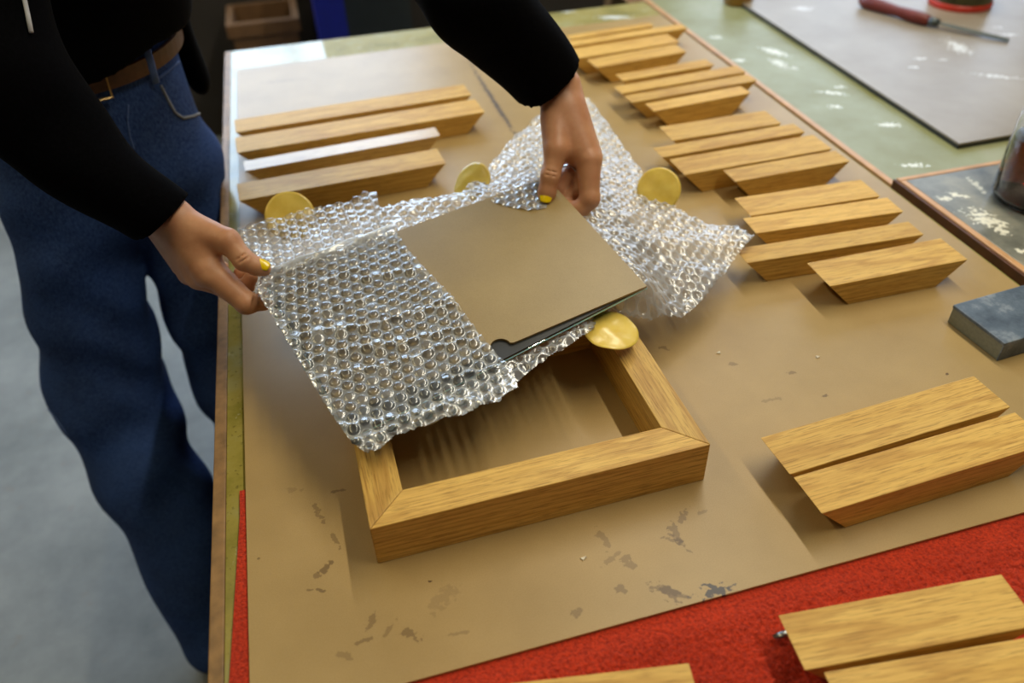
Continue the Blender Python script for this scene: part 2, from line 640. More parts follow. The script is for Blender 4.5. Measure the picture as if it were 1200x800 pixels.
# ---- signed distance bodies, meshed with surface nets
class SDF:
    def __init__(s, lo, hi, h):
        s.lo = np.array(lo, float)
        s.h = h
        n = np.ceil((np.array(hi, float) - s.lo) / h).astype(int) + 1
        ax = [(s.lo[i] + h * np.arange(n[i])).astype(np.float32) for i in range(3)]
        s.X, s.Y, s.Z = np.meshgrid(*ax, indexing='ij', sparse=True)
        s.n = n
        s.v = np.full(tuple(n), 9.0, np.float32)

    def cone(s, a, b, ra, rb, flat=None):
        """round cone; flat=(axis, factor) squeezes the section along a world axis"""
        a = np.asarray(a, float)
        b = np.asarray(b, float)
        d = b - a
        L = max(d @ d, 1e-9)
        px, py, pz = s.X - a[0], s.Y - a[1], s.Z - a[2]
        t = np.clip((px * d[0] + py * d[1] + pz * d[2]) / L, 0, 1).astype(np.float32)
        qx, qy, qz = px - t * d[0], py - t * d[1], pz - t * d[2]
        q2 = qx * qx + qy * qy + qz * qz
        if flat is not None:
            ax, k = flat
            ax = nrm(ax)
            w = qx * ax[0] + qy * ax[1] + qz * ax[2]
            q2 = q2 + w * w * (1 / (k * k) - 1)
        return np.sqrt(q2) - (ra + t * (rb - ra))

    def ell(s, c, axes, rad):
        c = np.asarray(c, float)
        k = 0
        for ax, r in zip(axes, rad):
            w = ((s.X - c[0]) * ax[0] + (s.Y - c[1]) * ax[1] + (s.Z - c[2]) * ax[2]) / r
            k = k + w * w
        return (np.sqrt(k) - 1) * min(rad)

    def plane(s, p, nrm_):
        return (s.X - p[0]) * nrm_[0] + (s.Y - p[1]) * nrm_[1] + (s.Z - p[2]) * nrm_[2]

    @staticmethod
    def smin(a, b, k):
        hh = np.clip(.5 + .5 * (b - a) / k, 0, 1)
        return b + (a - b) * hh - k * hh * (1 - hh)

    def add(s, d, k=.005):
        s.v = SDF.smin(s.v, d, k).astype(np.float32)

    def sub(s, d, k=.002):
        s.v = (-SDF.smin(-s.v, d, k)).astype(np.float32)

    def mesh(s):
        V = s.v
        ins = V < 0
        nx, ny, nz = V.shape
        cnt = np.zeros((nx - 1, ny - 1, nz - 1), np.float32)
        acc = np.zeros((nx - 1, ny - 1, nz - 1, 3), np.float32)
        sl = lambda o, n: slice(o, n - 1 + o)
        for axis in range(3):
            for o1 in (0, 1):
                for o2 in (0, 1):
                    offs = [0, 0, 0]
                    oth = [i for i in range(3) if i != axis]
                    offs[oth[0]], offs[oth[1]] = o1, o2
                    A = V[sl(offs[0], nx), sl(offs[1], ny), sl(offs[2], nz)]
                    o_b = list(offs)
                    o_b[axis] = 1
                    B = V[sl(o_b[0], nx), sl(o_b[1], ny), sl(o_b[2], nz)]
                    cr = (A < 0) != (B < 0)
                    t = np.where(cr, A / np.where(cr, A - B, 1), 0)
                    cnt += cr
                    for i in range(3):
                        acc[..., i] += np.where(cr, t if i == axis else offs[i], 0)
        act = cnt > 0
        idx = np.full(cnt.shape, -1, np.int64)
        idx[act] = np.arange(act.sum())
        cells = np.argwhere(act)
        P = (cells + acc[act] / cnt[act][:, None]) * s.h + s.lo
        quads = []
        for axis in range(3):
            A = ins[:-1] if axis == 0 else ins[:, :-1] if axis == 1 else ins[:, :, :-1]
            B = ins[1:] if axis == 0 else ins[:, 1:] if axis == 1 else ins[:, :, 1:]
            e = np.argwhere(A != B)
            oth = [(1, 2), (2, 0), (0, 1)][axis]
            ok = (e[:, oth[0]] > 0) & (e[:, oth[1]] > 0) & (e[:, oth[0]] < V.shape[oth[0]] - 1) & (e[:, oth[1]] < V.shape[oth[1]] - 1)
            e = e[ok]
            flip = ~A[tuple(e.T)]
            u = np.zeros(3, int)
            w = np.zeros(3, int)
            u[oth[0]] = 1
            w[oth[1]] = 1
            g = lambda q: idx[tuple(q.T)]
            q = np.stack([g(e - u - w), g(e - w), g(e), g(e - u)], 1)
            q[flip] = q[flip][:, ::-1]
            quads.append(q)
        return P, np.concatenate(quads)


def smooth_np(P, Q, it=2, lam=.5):
    E = np.concatenate([Q[:, [0, 1]], Q[:, [1, 2]], Q[:, [2, 3]], Q[:, [3, 0]]])
    for _ in range(it):
        acc = np.zeros_like(P)
        n = np.zeros(len(P))
        for a, b in ((0, 1), (1, 0)):
            np.add.at(acc, E[:, a], P[E[:, b]])
            np.add.at(n, E[:, a], 1)
        P = P + lam * (acc / np.maximum(n, 1)[:, None] - P)
    return P


# ==================================================================== SETTING
FLOOR = -0.88
struct(bm_obj('floor', box_bm(-3.2, 5.2, -3.0, 3.9, FLOOR - .1, FLOOR), M['concrete']))
struct(bm_obj('ceiling', box_bm(-3.2, 5.2, -3.0, 3.9, 2.75, 2.85), M['ceiling']))
struct(bm_obj('wall_left', box_bm(-3.2, -3.0, -3.0, 3.7, FLOOR, 2.75), M['plaster']))
struct(bm_obj('wall_right', box_bm(5.0, 5.2, -3.0, 3.7, FLOOR, 2.75), M['plaster']))


def wall_back():
    bm = bmesh.new()
    xs = [-3.2, -1.33, 0.59, 1.78, 4.12, 5.2]
    for i in range(5):
        if i in (1, 3):
            box_bm(xs[i], xs[i + 1], 3.7, 3.9, FLOOR, .22, bm=bm)
            box_bm(xs[i], xs[i + 1], 3.7, 3.9, 2.58, 2.75, bm=bm)
        else:
            box_bm(xs[i], xs[i + 1], 3.7, 3.9, FLOOR, 2.75, bm=bm)
    return bm


struct(bm_obj('wall_back', wall_back(), M['dark_wall']))
for i, (x0, x1) in enumerate(((-1.33, .59), (1.78, 4.12))):
    bm = bmesh.new()
    for a in ((x0, x0 + .05, .22, 2.58), (x1 - .05, x1, .22, 2.58), (x0 + .05, x1 - .05, .22, .27), (x0 + .05, x1 - .05, 2.53, 2.58)):
        box_bm(a[0], a[1], 3.69, 3.78, a[2], a[3], bm=bm)
    for k in range(1, 3 + i):
        xm = x0 + (x1 - x0) * k / (3 + i)
        box_bm(xm - .012, xm + .012, 3.70, 3.724, .27, 2.53, bm=bm)
    w = struct(bm_obj('window_%d' % (i + 1), bm, M['trim_wood']))
    m = NT('daylit_pane')
    m.color((.8, .85, .9, 1))
    m.b.inputs['Emission Color'].default_value = ((.55, .74, 1, 1), (.60, .76, 1, 1))[i]
    m.b.inputs['Emission Strength'].default_value = (WIN_A, WIN_B)[i]
    bm_obj('pane', box_bm(x0 + .05, x1 - .05, 3.725, 3.732, .27, 2.53), m.m, w)

# ==================================================================== BENCHES
TZ = -0.0075            # top of the painted bench top; z = 0 is the top of the hardboard on it
bench = empty('workbench', (0, 0, FLOOR))
tag(bench, 'long painted workbench carrying the brown hardboard and red towel', 'workbench')


def on(par, o):
    o.parent = par
    o.matrix_parent_inverse = Matrix.Translation(par.location).inverted()
    return o


YN, YF = -.25, 2.17
on(bench, bm_obj('bench_top', box_bm(-.184, .951, YN, YF, TZ - .04, TZ, .001), M['bench']))
e = on(bench, bm_obj('edge_strip', box_bm(-.199, -.1842, YN, YF, TZ - .05, TZ + .0004, .0015), M['edge_wood']))
e['label'] = 'bare brown wooden edge strip'
for x in (-.12, .86):
    for y in (0.0, 2.05):
        on(bench, bm_obj('leg', box_bm(x - .035, x + .035, y - .035, y + .035, FLOOR, TZ - .04, .003), M['edge_wood']))
on(bench, bm_obj('apron', box_bm(-.15, .9, 2.09, 2.115, TZ - .16, TZ - .04, .002), M['edge_wood']))

bench2 = empty('workbench', (0, 0, FLOOR))
tag(bench2, 'second workbench on the right with green and grey stained tops', 'workbench')
on(bench2, bm_obj('bench_top', box_bm(.9668, 2.6, 1.0446, 2.9, TZ - .04, TZ, .001), M['green_bench']))
e = on(bench2, bm_obj('grey_panel', box_bm(.970, 2.6, -.2, 1.033, TZ - .04, TZ + .016, .001), M['grey_bench']))
e['label'] = 'grey worktop panel spattered with pale glue'
on(bench2, bm_obj('side_edging', box_bm(.9535, .9665, 1.0446, 2.9, TZ - .04, TZ + .004, .0015), M['trim_wood']))
e = on(bench2, bm_obj('panel_edging', box_bm(.9585, .9697, -.2, 1.033, TZ - .04, TZ + .0165, .0015), M['trim_wood']))
e = on(bench2, bm_obj('cross_edging', box_bm(.9585, 2.6, 1.0335, 1.0442, TZ - .04, TZ + .0165, .0015), M['trim_wood']))
e = on(bench2, bm_obj('dark_facing', box_bm(.9525, .9583, -.2, 1.0442, TZ - .04, TZ + .0145, .0005), M['dark_wood']))
e['label'] = 'dark brown facing strip'
for x in (1.1, 2.5):
    for y in (0.0, 2.75):
        on(bench2, bm_obj('leg', box_bm(x - .035, x + .035, y - .035, y + .035, FLOOR, TZ - .04, .003), M['edge_wood']))

# hardboard on the bench (its left edge is not quite square to the bench)
hb = bmesh.new()
cfl, cfr = U(475.6, 800), U(1200, 600)
dfr = nrm(cfr - cfl)
bl_near = U(290, 800)
bl_far = U(277.3, 81.7)
far_r = U(545, 47)
dfx = nrm(far_r - bl_far)
pt = lambda p: (p[0], p[1])
left_dir = nrm(bl_near - bl_far)
nl = cfl - dfr * ((cfl[0] - bl_near[0] - .002) / dfr[0])
q = [pt(nl), pt(cfl + dfr * ((.938 - cfl[0]) / dfr[0])), (.94, bl_far[1] + dfx[1] / dfx[0] * (.94 - bl_far[0])), pt(bl_far)]
prism(hb, [(x, y, -.0032) for x, y in q], [(x, y, 0) for x, y in q], .0005)
HB = bm_obj('hardboard_sheet', hb, M['hardboard'])
tag(HB, 'large stained brown hardboard sheet lying on the left workbench', 'board')

# red towel under its near edge


def towel():
    s = .0022
    x0, x1, y0, y1 = -.181, .935, -.12, .66
    nx, ny = int((x1 - x0) / s) + 1, int((y1 - y0) / s) + 1
    xs, ys = np.linspace(x0, x1, nx), np.linspace(y0, y1, ny)
    X, Y = np.meshgrid(xs, ys, indexing='ij')
    # slanted left edge: it peeks out ever more towards the camera
    k = np.clip((.62 - Y) / .3, 0, 1)
    X = np.where(X < -.1, -.1 + (X + .1) * (0.84 + .16 * np.clip((.62 - Y) / .24, 0, 1.0)), X)
    edge_y = cfl[1] + (X - cfl[0]) * dfr[1] / dfr[0]
    # free part in front of the sheet's near edge puffs up
    f = np.clip((edge_y - .004 - Y) / .03, 0, 1)
    f = f * f * (3 - 2 * f)
    rnd = np.random.rand(nx, ny)
    lump = .0014 * np.sin(X * 31 + 2 * np.sin(Y * 23)) * np.sin(Y * 37 + 1.5 * np.sin(X * 17))
    Z = TZ + .0036 + f * (.0022 + lump + .0040 * rnd)
    Xj = X + f * (np.random.rand(nx, ny) - .5) * .0014
    Yj = Y + f * (np.random.rand(nx, ny) - .5) * .0014
    V = np.stack([Xj, Yj, Z], -1).reshape(-1, 3)
    i = np.arange(nx - 1)[:, None] * ny + np.arange(ny - 1)[None]
    i = i.ravel()
    Q = np.stack([i, i + ny, i + ny + 1, i + 1], 1)
    # drop the far-right part: towel is only needed where it lies (a rectangle), bottom closed by a flat sheet
    n0 = len(V)
    B = np.array([[x0 + .03, y0, TZ + .0002], [x1, y0, TZ + .0002], [x1, y1, TZ + .0002], [x0 + .03, y1, TZ + .0002]])
    V = np.concatenate([V, B])
    Q = np.concatenate([Q, [[n0 + 3, n0 + 2, n0 + 1, n0]]])
    me = np_mesh('red_towel', V, Q)
    o = link('red_towel', me, M['towel'], None, True)
    tag(o, 'bright red terry towel under the front edge of the hardboard sheet', 'towel')


towel()

# ==================================================================== PICTURE FRAME
FW, FD, FH, FB = .371, .295, .058, .040       # width, depth, height, face width
fr_o = empty('picture_frame', (-.028, .514, 0), math.radians(1.1))
tag(fr_o, 'assembled oak picture frame with mitred corners lying below the bubble wrap', 'picture frame')


def rail(L, face, h, flip, loc, rz, name):
    g = .00025
    bm = bmesh.new()
    q = [(g, 0), (L - g, 0), (L - face - g, face), (face + g, face)]
    prism(bm, [(x, y, 0) for x, y in q], [(x, y, h) for x, y in q], .0009)
    o = bm_obj(name, bm, M['oak_frame'], fr_o)
    o.location = loc
    o.rotation_euler = (0, 0, rz)
    return o


rail(FW, FB, FH, 0, (0, 0, 0), 0, 'frame_rail')
rail(FD, FB, FH, 0, (FW, 0, 0), math.pi / 2, 'frame_rail')
rail(FW, FB, FH, 0, (FW, FD, 0), math.pi, 'frame_rail')
rail(FD, FB, FH, 0, (0, FD, 0), -math.pi / 2, 'frame_rail')

# ==================================================================== OAK STRIPS
STRIPS = [   # front-left corner x, y, length, angle, depth, label
    (.413, .472, .293, 3.5, .057, 'plain oak strip lying directly behind another, between the frame and the grey block'),
    (.417, .4165, .290, 2.8, .051, 'oak strip with dark front face nearest the red towel, right of the frame'),
    (.628, .962, .227, -2.2, .058, 'short oak strip at the back of the set by the bubble wrap tip'),
    (.611, .913, .249, -2.9, .046, 'oak strip whose left end lies under the right tip of the bubble wrap'),
    (.560, .845, .287, -2.3, .039, 'long narrow oak strip with pale streaked top, just before the short front strip'),
    (.641, .759, .222, -.4, .060, 'short wide oak strip nearest the grey block, at the front of its set'),
    (.622, 1.246, .223, .4, .062, 'short wide oak strip at the back of the middle right set, beside the trim'),
    (.577, 1.190, .290, 2.0, .040, 'long narrow oak strip jutting left in the middle right set'),
    (.587, 1.118, .289, 1.4, .061, 'long wide oak strip above the right round sticker, third of the middle set'),
    (.657, 1.069, .221, 1.2, .044, 'short oak strip with deep front face at the front of the middle right set'),
    (.639, 1.541, .221, 4.6, .038, 'short oak strip at the back of the set beside the sleeve cuff'),
    (.612, 1.479, .293, 4.0, .040, 'long pale oak strip, second from the back of the set beside the wrist'),
    (.614, 1.430, .290, 3.9, .037, 'long greyish oak strip, third from the back of the set beside the wrist'),
    (.640, 1.377, .221, 4.8, .039, 'short tall-fronted oak strip at the front of the set beside the wrist'),
    (.614, 1.821, .224, 5.2, .027, 'thin short oak strip, farthest back of all at the bench far end'),
    (.604, 1.777, .303, 3.9, .034, 'thin long oak strip reaching the trim in the farthest set'),
    (.575, 1.696, .274, 4.2, .060, 'wide oak strip partly behind the black sleeve in the farthest set'),
    (.612, 1.630, .226, 5.6, .054, 'broad pale oak strip at the front of the farthest set'),
    (-.161, 1.551, .479, 3.0, .062, 'long oak strip at the back of the left set near the hip'),
    (-.159, 1.458, .483, 3.0, .070, 'longest oak strip, second from the back of the left set'),
    (-.145, 1.378, .364, 4.4, .041, 'oak strip with shiny whitish top reflecting the window, third of the left set'),
    (-.156, 1.270, .362, 3.4, .064, 'oak strip directly behind the left round sticker, front of the left set'),
]
SH = .040


def strip(L, d, name, mat):
    bm = bmesh.new()
    k = SH * .98
    prism(bm, [(k, 0, 0), (L - k, 0, 0), (L - k, d, 0), (k, d, 0)], [(0, 0, SH), (L, 0, SH), (L, d, SH), (0, d, SH)], .0008)
    bmesh.ops.translate(bm, verts=bm.verts, vec=(-L / 2, -d / 2, 0))
    return bm_obj(name, bm, mat)


def place_strip(x, y, L, a, d, lab, z=0.0003, mat=None, grp='mitred oak strips laid out in sets on the bench'):
    o = strip(L, d, 'oak_strip', mat or M['oak'])
    a = math.radians(a)
    o.location = (x + L / 2 * math.cos(a) - d / 2 * math.sin(a), y + L / 2 * math.sin(a) + d / 2 * math.cos(a), z)
    o.rotation_euler = (0, 0, a)
    tag(o, lab, 'wood strip', grp)
    return o


for i, s in enumerate(STRIPS):
    o = place_strip(*s, mat=M['oak_shiny'] if i == 20 else None)
# strips on the towel in the near right corner
TT = .0006
g_bl, g_br, g_fl = U(911.5, 721, SH), U(1173.4, 673, SH), U(946, 785, SH)
ga = math.atan2(g_br[1] - g_bl[1], g_br[0] - g_bl[0])
gn = np.array([-math.sin(ga), math.cos(ga), 0])
gd = (g_bl - g_fl) @ gn
p0 = g_bl - gn * gd
place_strip(p0[0], p0[1], np.linalg.norm(g_br - g_bl), math.degrees(ga), gd, 'wide-grained oak strip on the red towel above the metal clip', TT, grp='oak strips on the red towel')
g2 = U(964, 786.5, SH)
g2r = U(1200, 746, SH)
ga2 = math.atan2(g2r[1] - g2[1], g2r[0] - g2[0])
gn2 = np.array([-math.sin(ga2), math.cos(ga2), 0])
p2 = g2 - gn2 * .056
place_strip(p2[0], p2[1], .29, math.degrees(ga2), .055, 'oak strip cut by the bottom right corner of the photo', TT, grp='oak strips on the red towel')
g3, g3l = U(807.5, 776.8, SH), U(640, 796, SH)
ga3 = math.atan2(g3[1] - g3l[1], g3[0] - g3l[0])
gn3 = np.array([-math.sin(ga3), math.cos(ga3), 0])
gx3 = np.array([math.cos(ga3), math.sin(ga3), 0])
p3 = g3 - gx3 * .25 - gn3 * .056
place_strip(p3[0], p3[1], .25, math.degrees(ga3), .056, 'oak strip barely showing at the bottom edge on the towel', TT, grp='oak strips on the red towel')
# metal clip peeking out
c0, c1 = U(906, 746, .006), U(935, 738, .012)
bm = tube_bm([c0, c0 * .65 + c1 * .35, c1], [.002, .0036, .0034], 8, flat=.5)
tag(bm_obj('metal_clip', bm, M['steel'], None, True), 'small grey metal clip peeking out under an oak strip on the towel', 'clip')

# ==================================================================== GREY BLOCK
BH = .030
b0, b1, b2 = U(1118, 357, BH), U(1178, 402, BH), U(1200, 342, BH)
b0[2] = b1[2] = b2[2] = 0
ux = nrm(b1 - b0)
Lb = np.linalg.norm(b1 - b0)
uy = np.array([-ux[1], ux[0], 0])
blk = empty('sanding_block', b0, math.atan2(ux[1], ux[0]))
tag(blk, 'grey slate-like block with mottled blue top at the right edge', 'block')
bm_obj('body', box_bm(0, Lb, 0, .15, .0004, BH - .004, .001), M['brick_dark'], blk)
e = bm_obj('abrasive_face', box_bm(-.0008, Lb + .0008, -.0008, .1508, BH - .0055, BH, .0015), M['block_top'], blk)
e['label'] = 'mottled blue-grey worn top face'
bm_obj('end_face', box_bm(Lb - .001, Lb + .001, -.0008, .1508, .0006, BH - .004, .0005), M['block_top'], blk)

# ==================================================================== RIGHT BENCH THINGS
gt = TZ + .012
gc, gl_, gr_ = U(1124, 168, gt), U(880, 10, gt), U(1200, 155, gt)
du, dv = nrm(gl_ - gc), nrm(gr_ - gc)
quad = [gc, gc + dv * 1.0, gc + dv * 1.0 + du * 1.25, gc + du * 1.25]
bm = bmesh.new()
prism(bm, [(p[0], p[1], gt - .0035) for p in quad], [(p[0], p[1], gt) for p in quad])
gb = empty('board_sheet', (gc[0], gc[1], TZ))
tag(gb, 'pale grey-brown board with black edge on the right workbench', 'board')
on(gb, bm_obj('face_sheet', bm, M['grey_board']))
bm = bmesh.new()
prism(bm, [(p[0], p[1], TZ + .0003) for p in quad], [(p[0], p[1], gt - .0036) for p in quad])
on(gb, bm_obj('black_core', bm, M['black_edge']))

# chisel
h0, h1, h2 = U(1008, 0, gt + .016), U(1091, 25, gt + .014), U(1182, 47, gt + .005)
ch = empty('chisel', h1)
tag(ch, 'chisel with dark red handle lying on the pale board at top right', 'chisel')
ts = [0, .06, .14, .3, .55, .8, .93, 1]
rs = [.008, .015, .0165, .0155, .013, .0155, .014, .009]
on(ch, bm_obj('handle', tube_bm([h0 + (h1 - h0) * t for t in ts], rs, 14), M['red_handle'], None, True))
hd = nrm(h2 - h1)
on(ch, bm_obj('ferrule', tube_bm([h1 - hd * .004, h1 + hd * .02], [.0105, .009], 14), M['dull_steel'], None, True))
on(ch, bm_obj('blade', tube_bm([h1 + hd * .018, h1 + hd * .045, h1 + (h2 - h1) * .6, h2 - hd * .012, h2], [.006, .0085, .0085, .009, .009], 4, flat=.5), M['dull_steel']))
# tin with red rim
tb = U(1121, 15, gt)
TR_ = .078
tdir = nrm([tb[0], tb[1], 0])
tc = np.array([tb[0], tb[1], 0]) + tdir * TR_
tin = empty('tin', (tc[0], tc[1], gt + .0003))
tag(tin, 'round tin with a red rim and dark gold side at top right', 'tin')
bm_obj('body', lathe(bmesh.new(), [(0, .012), (TR_ - .003, .012), (TR_ - .003, .085), (0, .085)]), M['tin_label'], tin, False)
e = bm_obj('rim', lathe(bmesh.new(), [(0, 0), (TR_ - .002, 0), (TR_, .002), (TR_, .013), (TR_ - .002, .0155), (TR_ - .0028, .0155), (TR_ - .0028, .0118), (0, .0118)]), M['red_plastic'], tin, False)
e['label'] = 'bright red bottom rim'
bm_obj('lid', lathe(bmesh.new(), [(0, .0852), (TR_, .0852), (TR_, .097), (TR_ - .004, .099), (0, .099)]), M['red_plastic'], tin, False)
# brown pot at the top edge
pb = U(864, 9, TZ)
po = bm_obj('glue_pot', lathe(bmesh.new(), [(0, 0), (.036, 0), (.039, .004), (.039, .05), (.034, .058), (.034, .07), (0, .07)]), M['amber_pot'], None, False)
pdir = nrm([pb[0], pb[1], 0])
po.location = (pb[0] + pdir[0] * .039, pb[1] + pdir[1] * .039, TZ + .0003)
tag(po, 'small brown pot at the top edge between both workbenches', 'pot')

# glass jar with dark red liquid
jz = TZ + .016
jl = U(1160, 222, jz + .006)
JR = .064
jray = nrm([jl[0], jl[1], 0])
side = np.array([jray[1], -jray[0], 0])
jc = np.array([jl[0], jl[1], 0]) + side * JR + jray * .01
jar = empty('glass_jar', (jc[0], jc[1], jz + .0004))
tag(jar, 'glass jar of dark red liquid standing on the grey right worktop', 'jar')
prof = [(0, 0), (JR * .8, 0), (JR * .95, .004), (JR, .014), (JR, .135), (JR * .93, .155), (JR * .72, .172), (JR * .70, .2)]
inner = [(r - .003, z) for r, z in reversed(prof[3:])] + [(JR * .9, .008), (JR * .75, .005), (0, .005)]
bm_obj('glass_body', lathe(bmesh.new(), prof + inner), M['jar_glass'], jar, True)
JI = JR - .0034
bm_obj('liquid', lathe(bmesh.new(), [(0, .0056), (JR * .74, .0056), (JR * .88, .0085), (JI, .0145), (JI, .105), (JI - .002, .106), (0, .106)]), M['liquid'], jar, True)
bm_obj('lid', lathe(bmesh.new(), [(0, .2002), (JR * .76, .2002), (JR * .76, .216), (JR * .73, .218), (0, .218)]), M['dark_plastic'], jar, False)

# wood chips on the board
for (px, py, lab) in ((842, 414, 'tiny white chip on the hardboard right of the near round sticker'), (683, 655, 'tiny white chip on the hardboard in front of the frame'),
                      (958, 419, 'tiny white curl on the hardboard between the oak sets on the right')):
    p = U(px, py)
    bm = bmesh.new()
    a = random.random() * 3
    pts = [(.0035 * math.cos(a + k * 2.1) * (1 + .5 * (k == 0)), .0025 * math.sin(a + k * 2.1), 0) for k in range(3)]
    prism(bm, pts, [(x * .8, y * .8, .0016 + .001 * (k == 0)) for k, (x, y, z) in enumerate(pts)])
    o = bm_obj('wood_chip', bm, M['chip'])
    o.location = (p[0], p[1], .0002)
    tag(o, lab, 'chip')

# ==================================================================== BACKGROUND THINGS ON THE FLOOR


def bg_box(name, px, py, w, d, h, y, mat, lab, cat, lid=None):
    dd = ray(px, py)
    t = y / dd[1]
    p = CP + dd * t
    o = empty(name, (p[0], y, FLOOR))
    tag(o, lab, cat)
    bm = bmesh.new()
    box_bm(-w / 2, w / 2, 0, d, 0, .012, bm=bm)
    for a in ((-w / 2, -w / 2 + .012, 0, d), (w / 2 - .012, w / 2, 0, d), (-w / 2 + .012, w / 2 - .012, 0, .012), (-w / 2 + .012, w / 2 - .012, d - .012, d)):
        box_bm(a[0], a[1], a[2], a[3], .012, h, bm=bm)
    bm_obj('body', bm, mat, o)
    bm = bmesh.new()
    for a in ((-w / 2 - .015, w / 2 + .015, -.015, -.0005), (-w / 2 - .015, w / 2 + .015, d + .0005, d + .015), (-w / 2 - .015, -w / 2 - .0005, -.0005, d + .0005), (w / 2 + .0005, w / 2 + .015, -.0005, d + .0005)):
        box_bm(a[0], a[1], a[2], a[3], h - .05, h - .002, bm=bm)
    bm_obj('rim', bm, mat, o)
    return o


bg_box('cardboard_box', 311, 40, .25, .25, .59, 3.35, M['cardboard'], 'brown cardboard box on the floor behind the far end of the bench', 'box')
bg_box('storage_bin', 388, 20, .105, .25, .95, 3.0, M['blue_plastic'], 'tall blue bin beyond the far end of the bench', 'bin')
bg_box('waste_bin', 444, 20, .26, .30, .95, 3.3, M['dark_plastic'], 'dark grey bin beside the tall blue bin', 'bin')

# ==================================================================== PICTURE STACK: backing board, black card, glass
pBL, pBR, pTL = U(397, 488, .090), U(758, 335, .112), U(318, 325, .122)
e1 = nrm(pBR - pBL)
e3 = nrm(np.cross(e1, pTL - pBL))
e2 = np.cross(e3, e1)


def PL(px, py, off=0.0):
    d = ray(px, py)
    o = pBL + e3 * off
    t = ((o - CP) @ e3) / (d @ e3)
    return CP + t * d


def st(p):
    q_ = np.asarray(p) - pBL
    return np.array([q_ @ e1, q_ @ e2])


def from_st(s, t, w):
    return pBL + np.multiply.outer(s, e1) + np.multiply.outer(t, e2) + np.multiply.outer(w, e3)


def slab(name, poly_st, w0, w1, mat, edge=None, bevel=0):
    bm = bmesh.new()
    prism(bm, [from_st(s, t, w0) for s, t in poly_st], [from_st(s, t, w1) for s, t in poly_st], bevel)
    o = bm_obj(name, bm, mat)
    if edge is not None:
        o.data.materials.append(edge)
        for p in o.data.polygons:
            if abs(np.dot(np.array(p.normal), e3)) < .92:
                p.material_index = 1
    return o


sBL, sBR, sTR, sTL = st(PL(397, 488)), st(PL(758, 335)), st(PL(640, 207)), st(PL(318, 325))
# finger notch in the front edge
nc = st(PL(587, 406))
fd = nrm(sBR - sBL)
fn = np.array([-fd[1], fd[0]])
nc = sBL + fd * ((nc - sBL) @ fd)
NR = .0125
arc = []
arc.append(nc - fd * (NR + .004))
for k in range(0, 15):
    a = math.pi - math.pi * k / 14
    arc.append(nc + fd * NR * math.cos(a) + fn * (NR * math.sin(a) + .002))
arc.append(nc + fd * (NR + .004))
board = slab('backing_board', [sBL] + arc + [sBR, sTR, sTL], -.003, 0, M['backing'])
tag(board, 'brown backing board with a round finger notch, half inside the bubble wrap', 'board')
# glass and black card below (slightly turned against the board)
gA, gB = st(PL(412, 516, -.0085)), st(PL(758.5, 339, -.0085))
gdir = nrm(gB - gA)
gnn = np.array([-gdir[1], gdir[0]])
Lg = np.linalg.norm(gB - gA)
Dg = np.linalg.norm(sTL - sBL) * .97
gT = st(PL(313, 338, -.0085))
gq = [gA, gB, gB + gnn * Dg, gT]
ins = .0012
cq = [gA + (gdir + gnn) * ins, gB + (-gdir + gnn) * ins, gB + gnn * Dg + (-gdir - gnn) * ins, gT + (gdir - gnn) * ins]
tag(slab('black_card', cq, -.0052, -.0032, M['black_card']), 'black card between the brown backing board and the glass', 'card')
tag(slab('glass_sheet', gq, -.0084, -.0054, M['glass'], M['glass_edge'], .0010), 'clear glass pane with pale blue edge under the black card', 'glass')

# ==================================================================== BUBBLE WRAP


def inside(poly, x, y):
    poly = np.asarray(poly)
    r = np.zeros(x.shape, bool)
    j = len(poly) - 1
    for i in range(len(poly)):
        xi, yi = poly[i]
        xj, yj = poly[j]
        c_ = ((yi > y) != (yj > y)) & (x < (xj - xi) * (y - yi) / (yj - yi + 1e-12) + xi)
        r ^= c_
        j = i
    return r


_W = [(np.random.rand() * 6.28, np.random.rand() * 6.28) for _ in range(24)]


def wob(x, y, f, seed=0):
    r = 0
    for k in range(5):
        a, ph = _W[(k + seed * 5) % 24]
        r = r + np.sin((x * math.cos(a) + y * math.sin(a)) * f * (1 + .37 * k) + ph * 7)
    return r / 3


def bubbles(x, y, pitch=.0158, R=.0064, h=.0031, ang=.25):
    ca, sa = math.cos(ang), math.sin(ang)
    x, y = x + .0011 * wob(x, y, 38, 0), y + .0011 * wob(x, y, 33, 2)
    u, v_ = x * ca + y * sa, -x * sa + y * ca
    py_ = pitch * math.sqrt(3)
    best = np.full(x.shape, 1e9)
    full = np.ones(x.shape)
    for ou, ov in ((0, 0), (pitch / 2, py_ / 2)):
        du_ = (u - ou) - np.round((u - ou) / pitch) * pitch
        dv_ = (v_ - ov) - np.round((v_ - ov) / py_) * py_
        dd_ = np.hypot(du_, dv_)
        cell = np.sin(np.round((u - ou) / pitch) * 12.9898 + np.round((v_ - ov) / py_) * 78.233 + ou * 1e4) * 43758.5453
        cell = cell - np.floor(cell)
        full = np.where(dd_ < best, .35 + .65 * np.clip(cell * 2.2, 0, 1), full)
        best = np.minimum(best, dd_)
    q_ = np.clip(1 - (best / R) ** 4, 0, 1)
    return h * np.sqrt(q_) * full


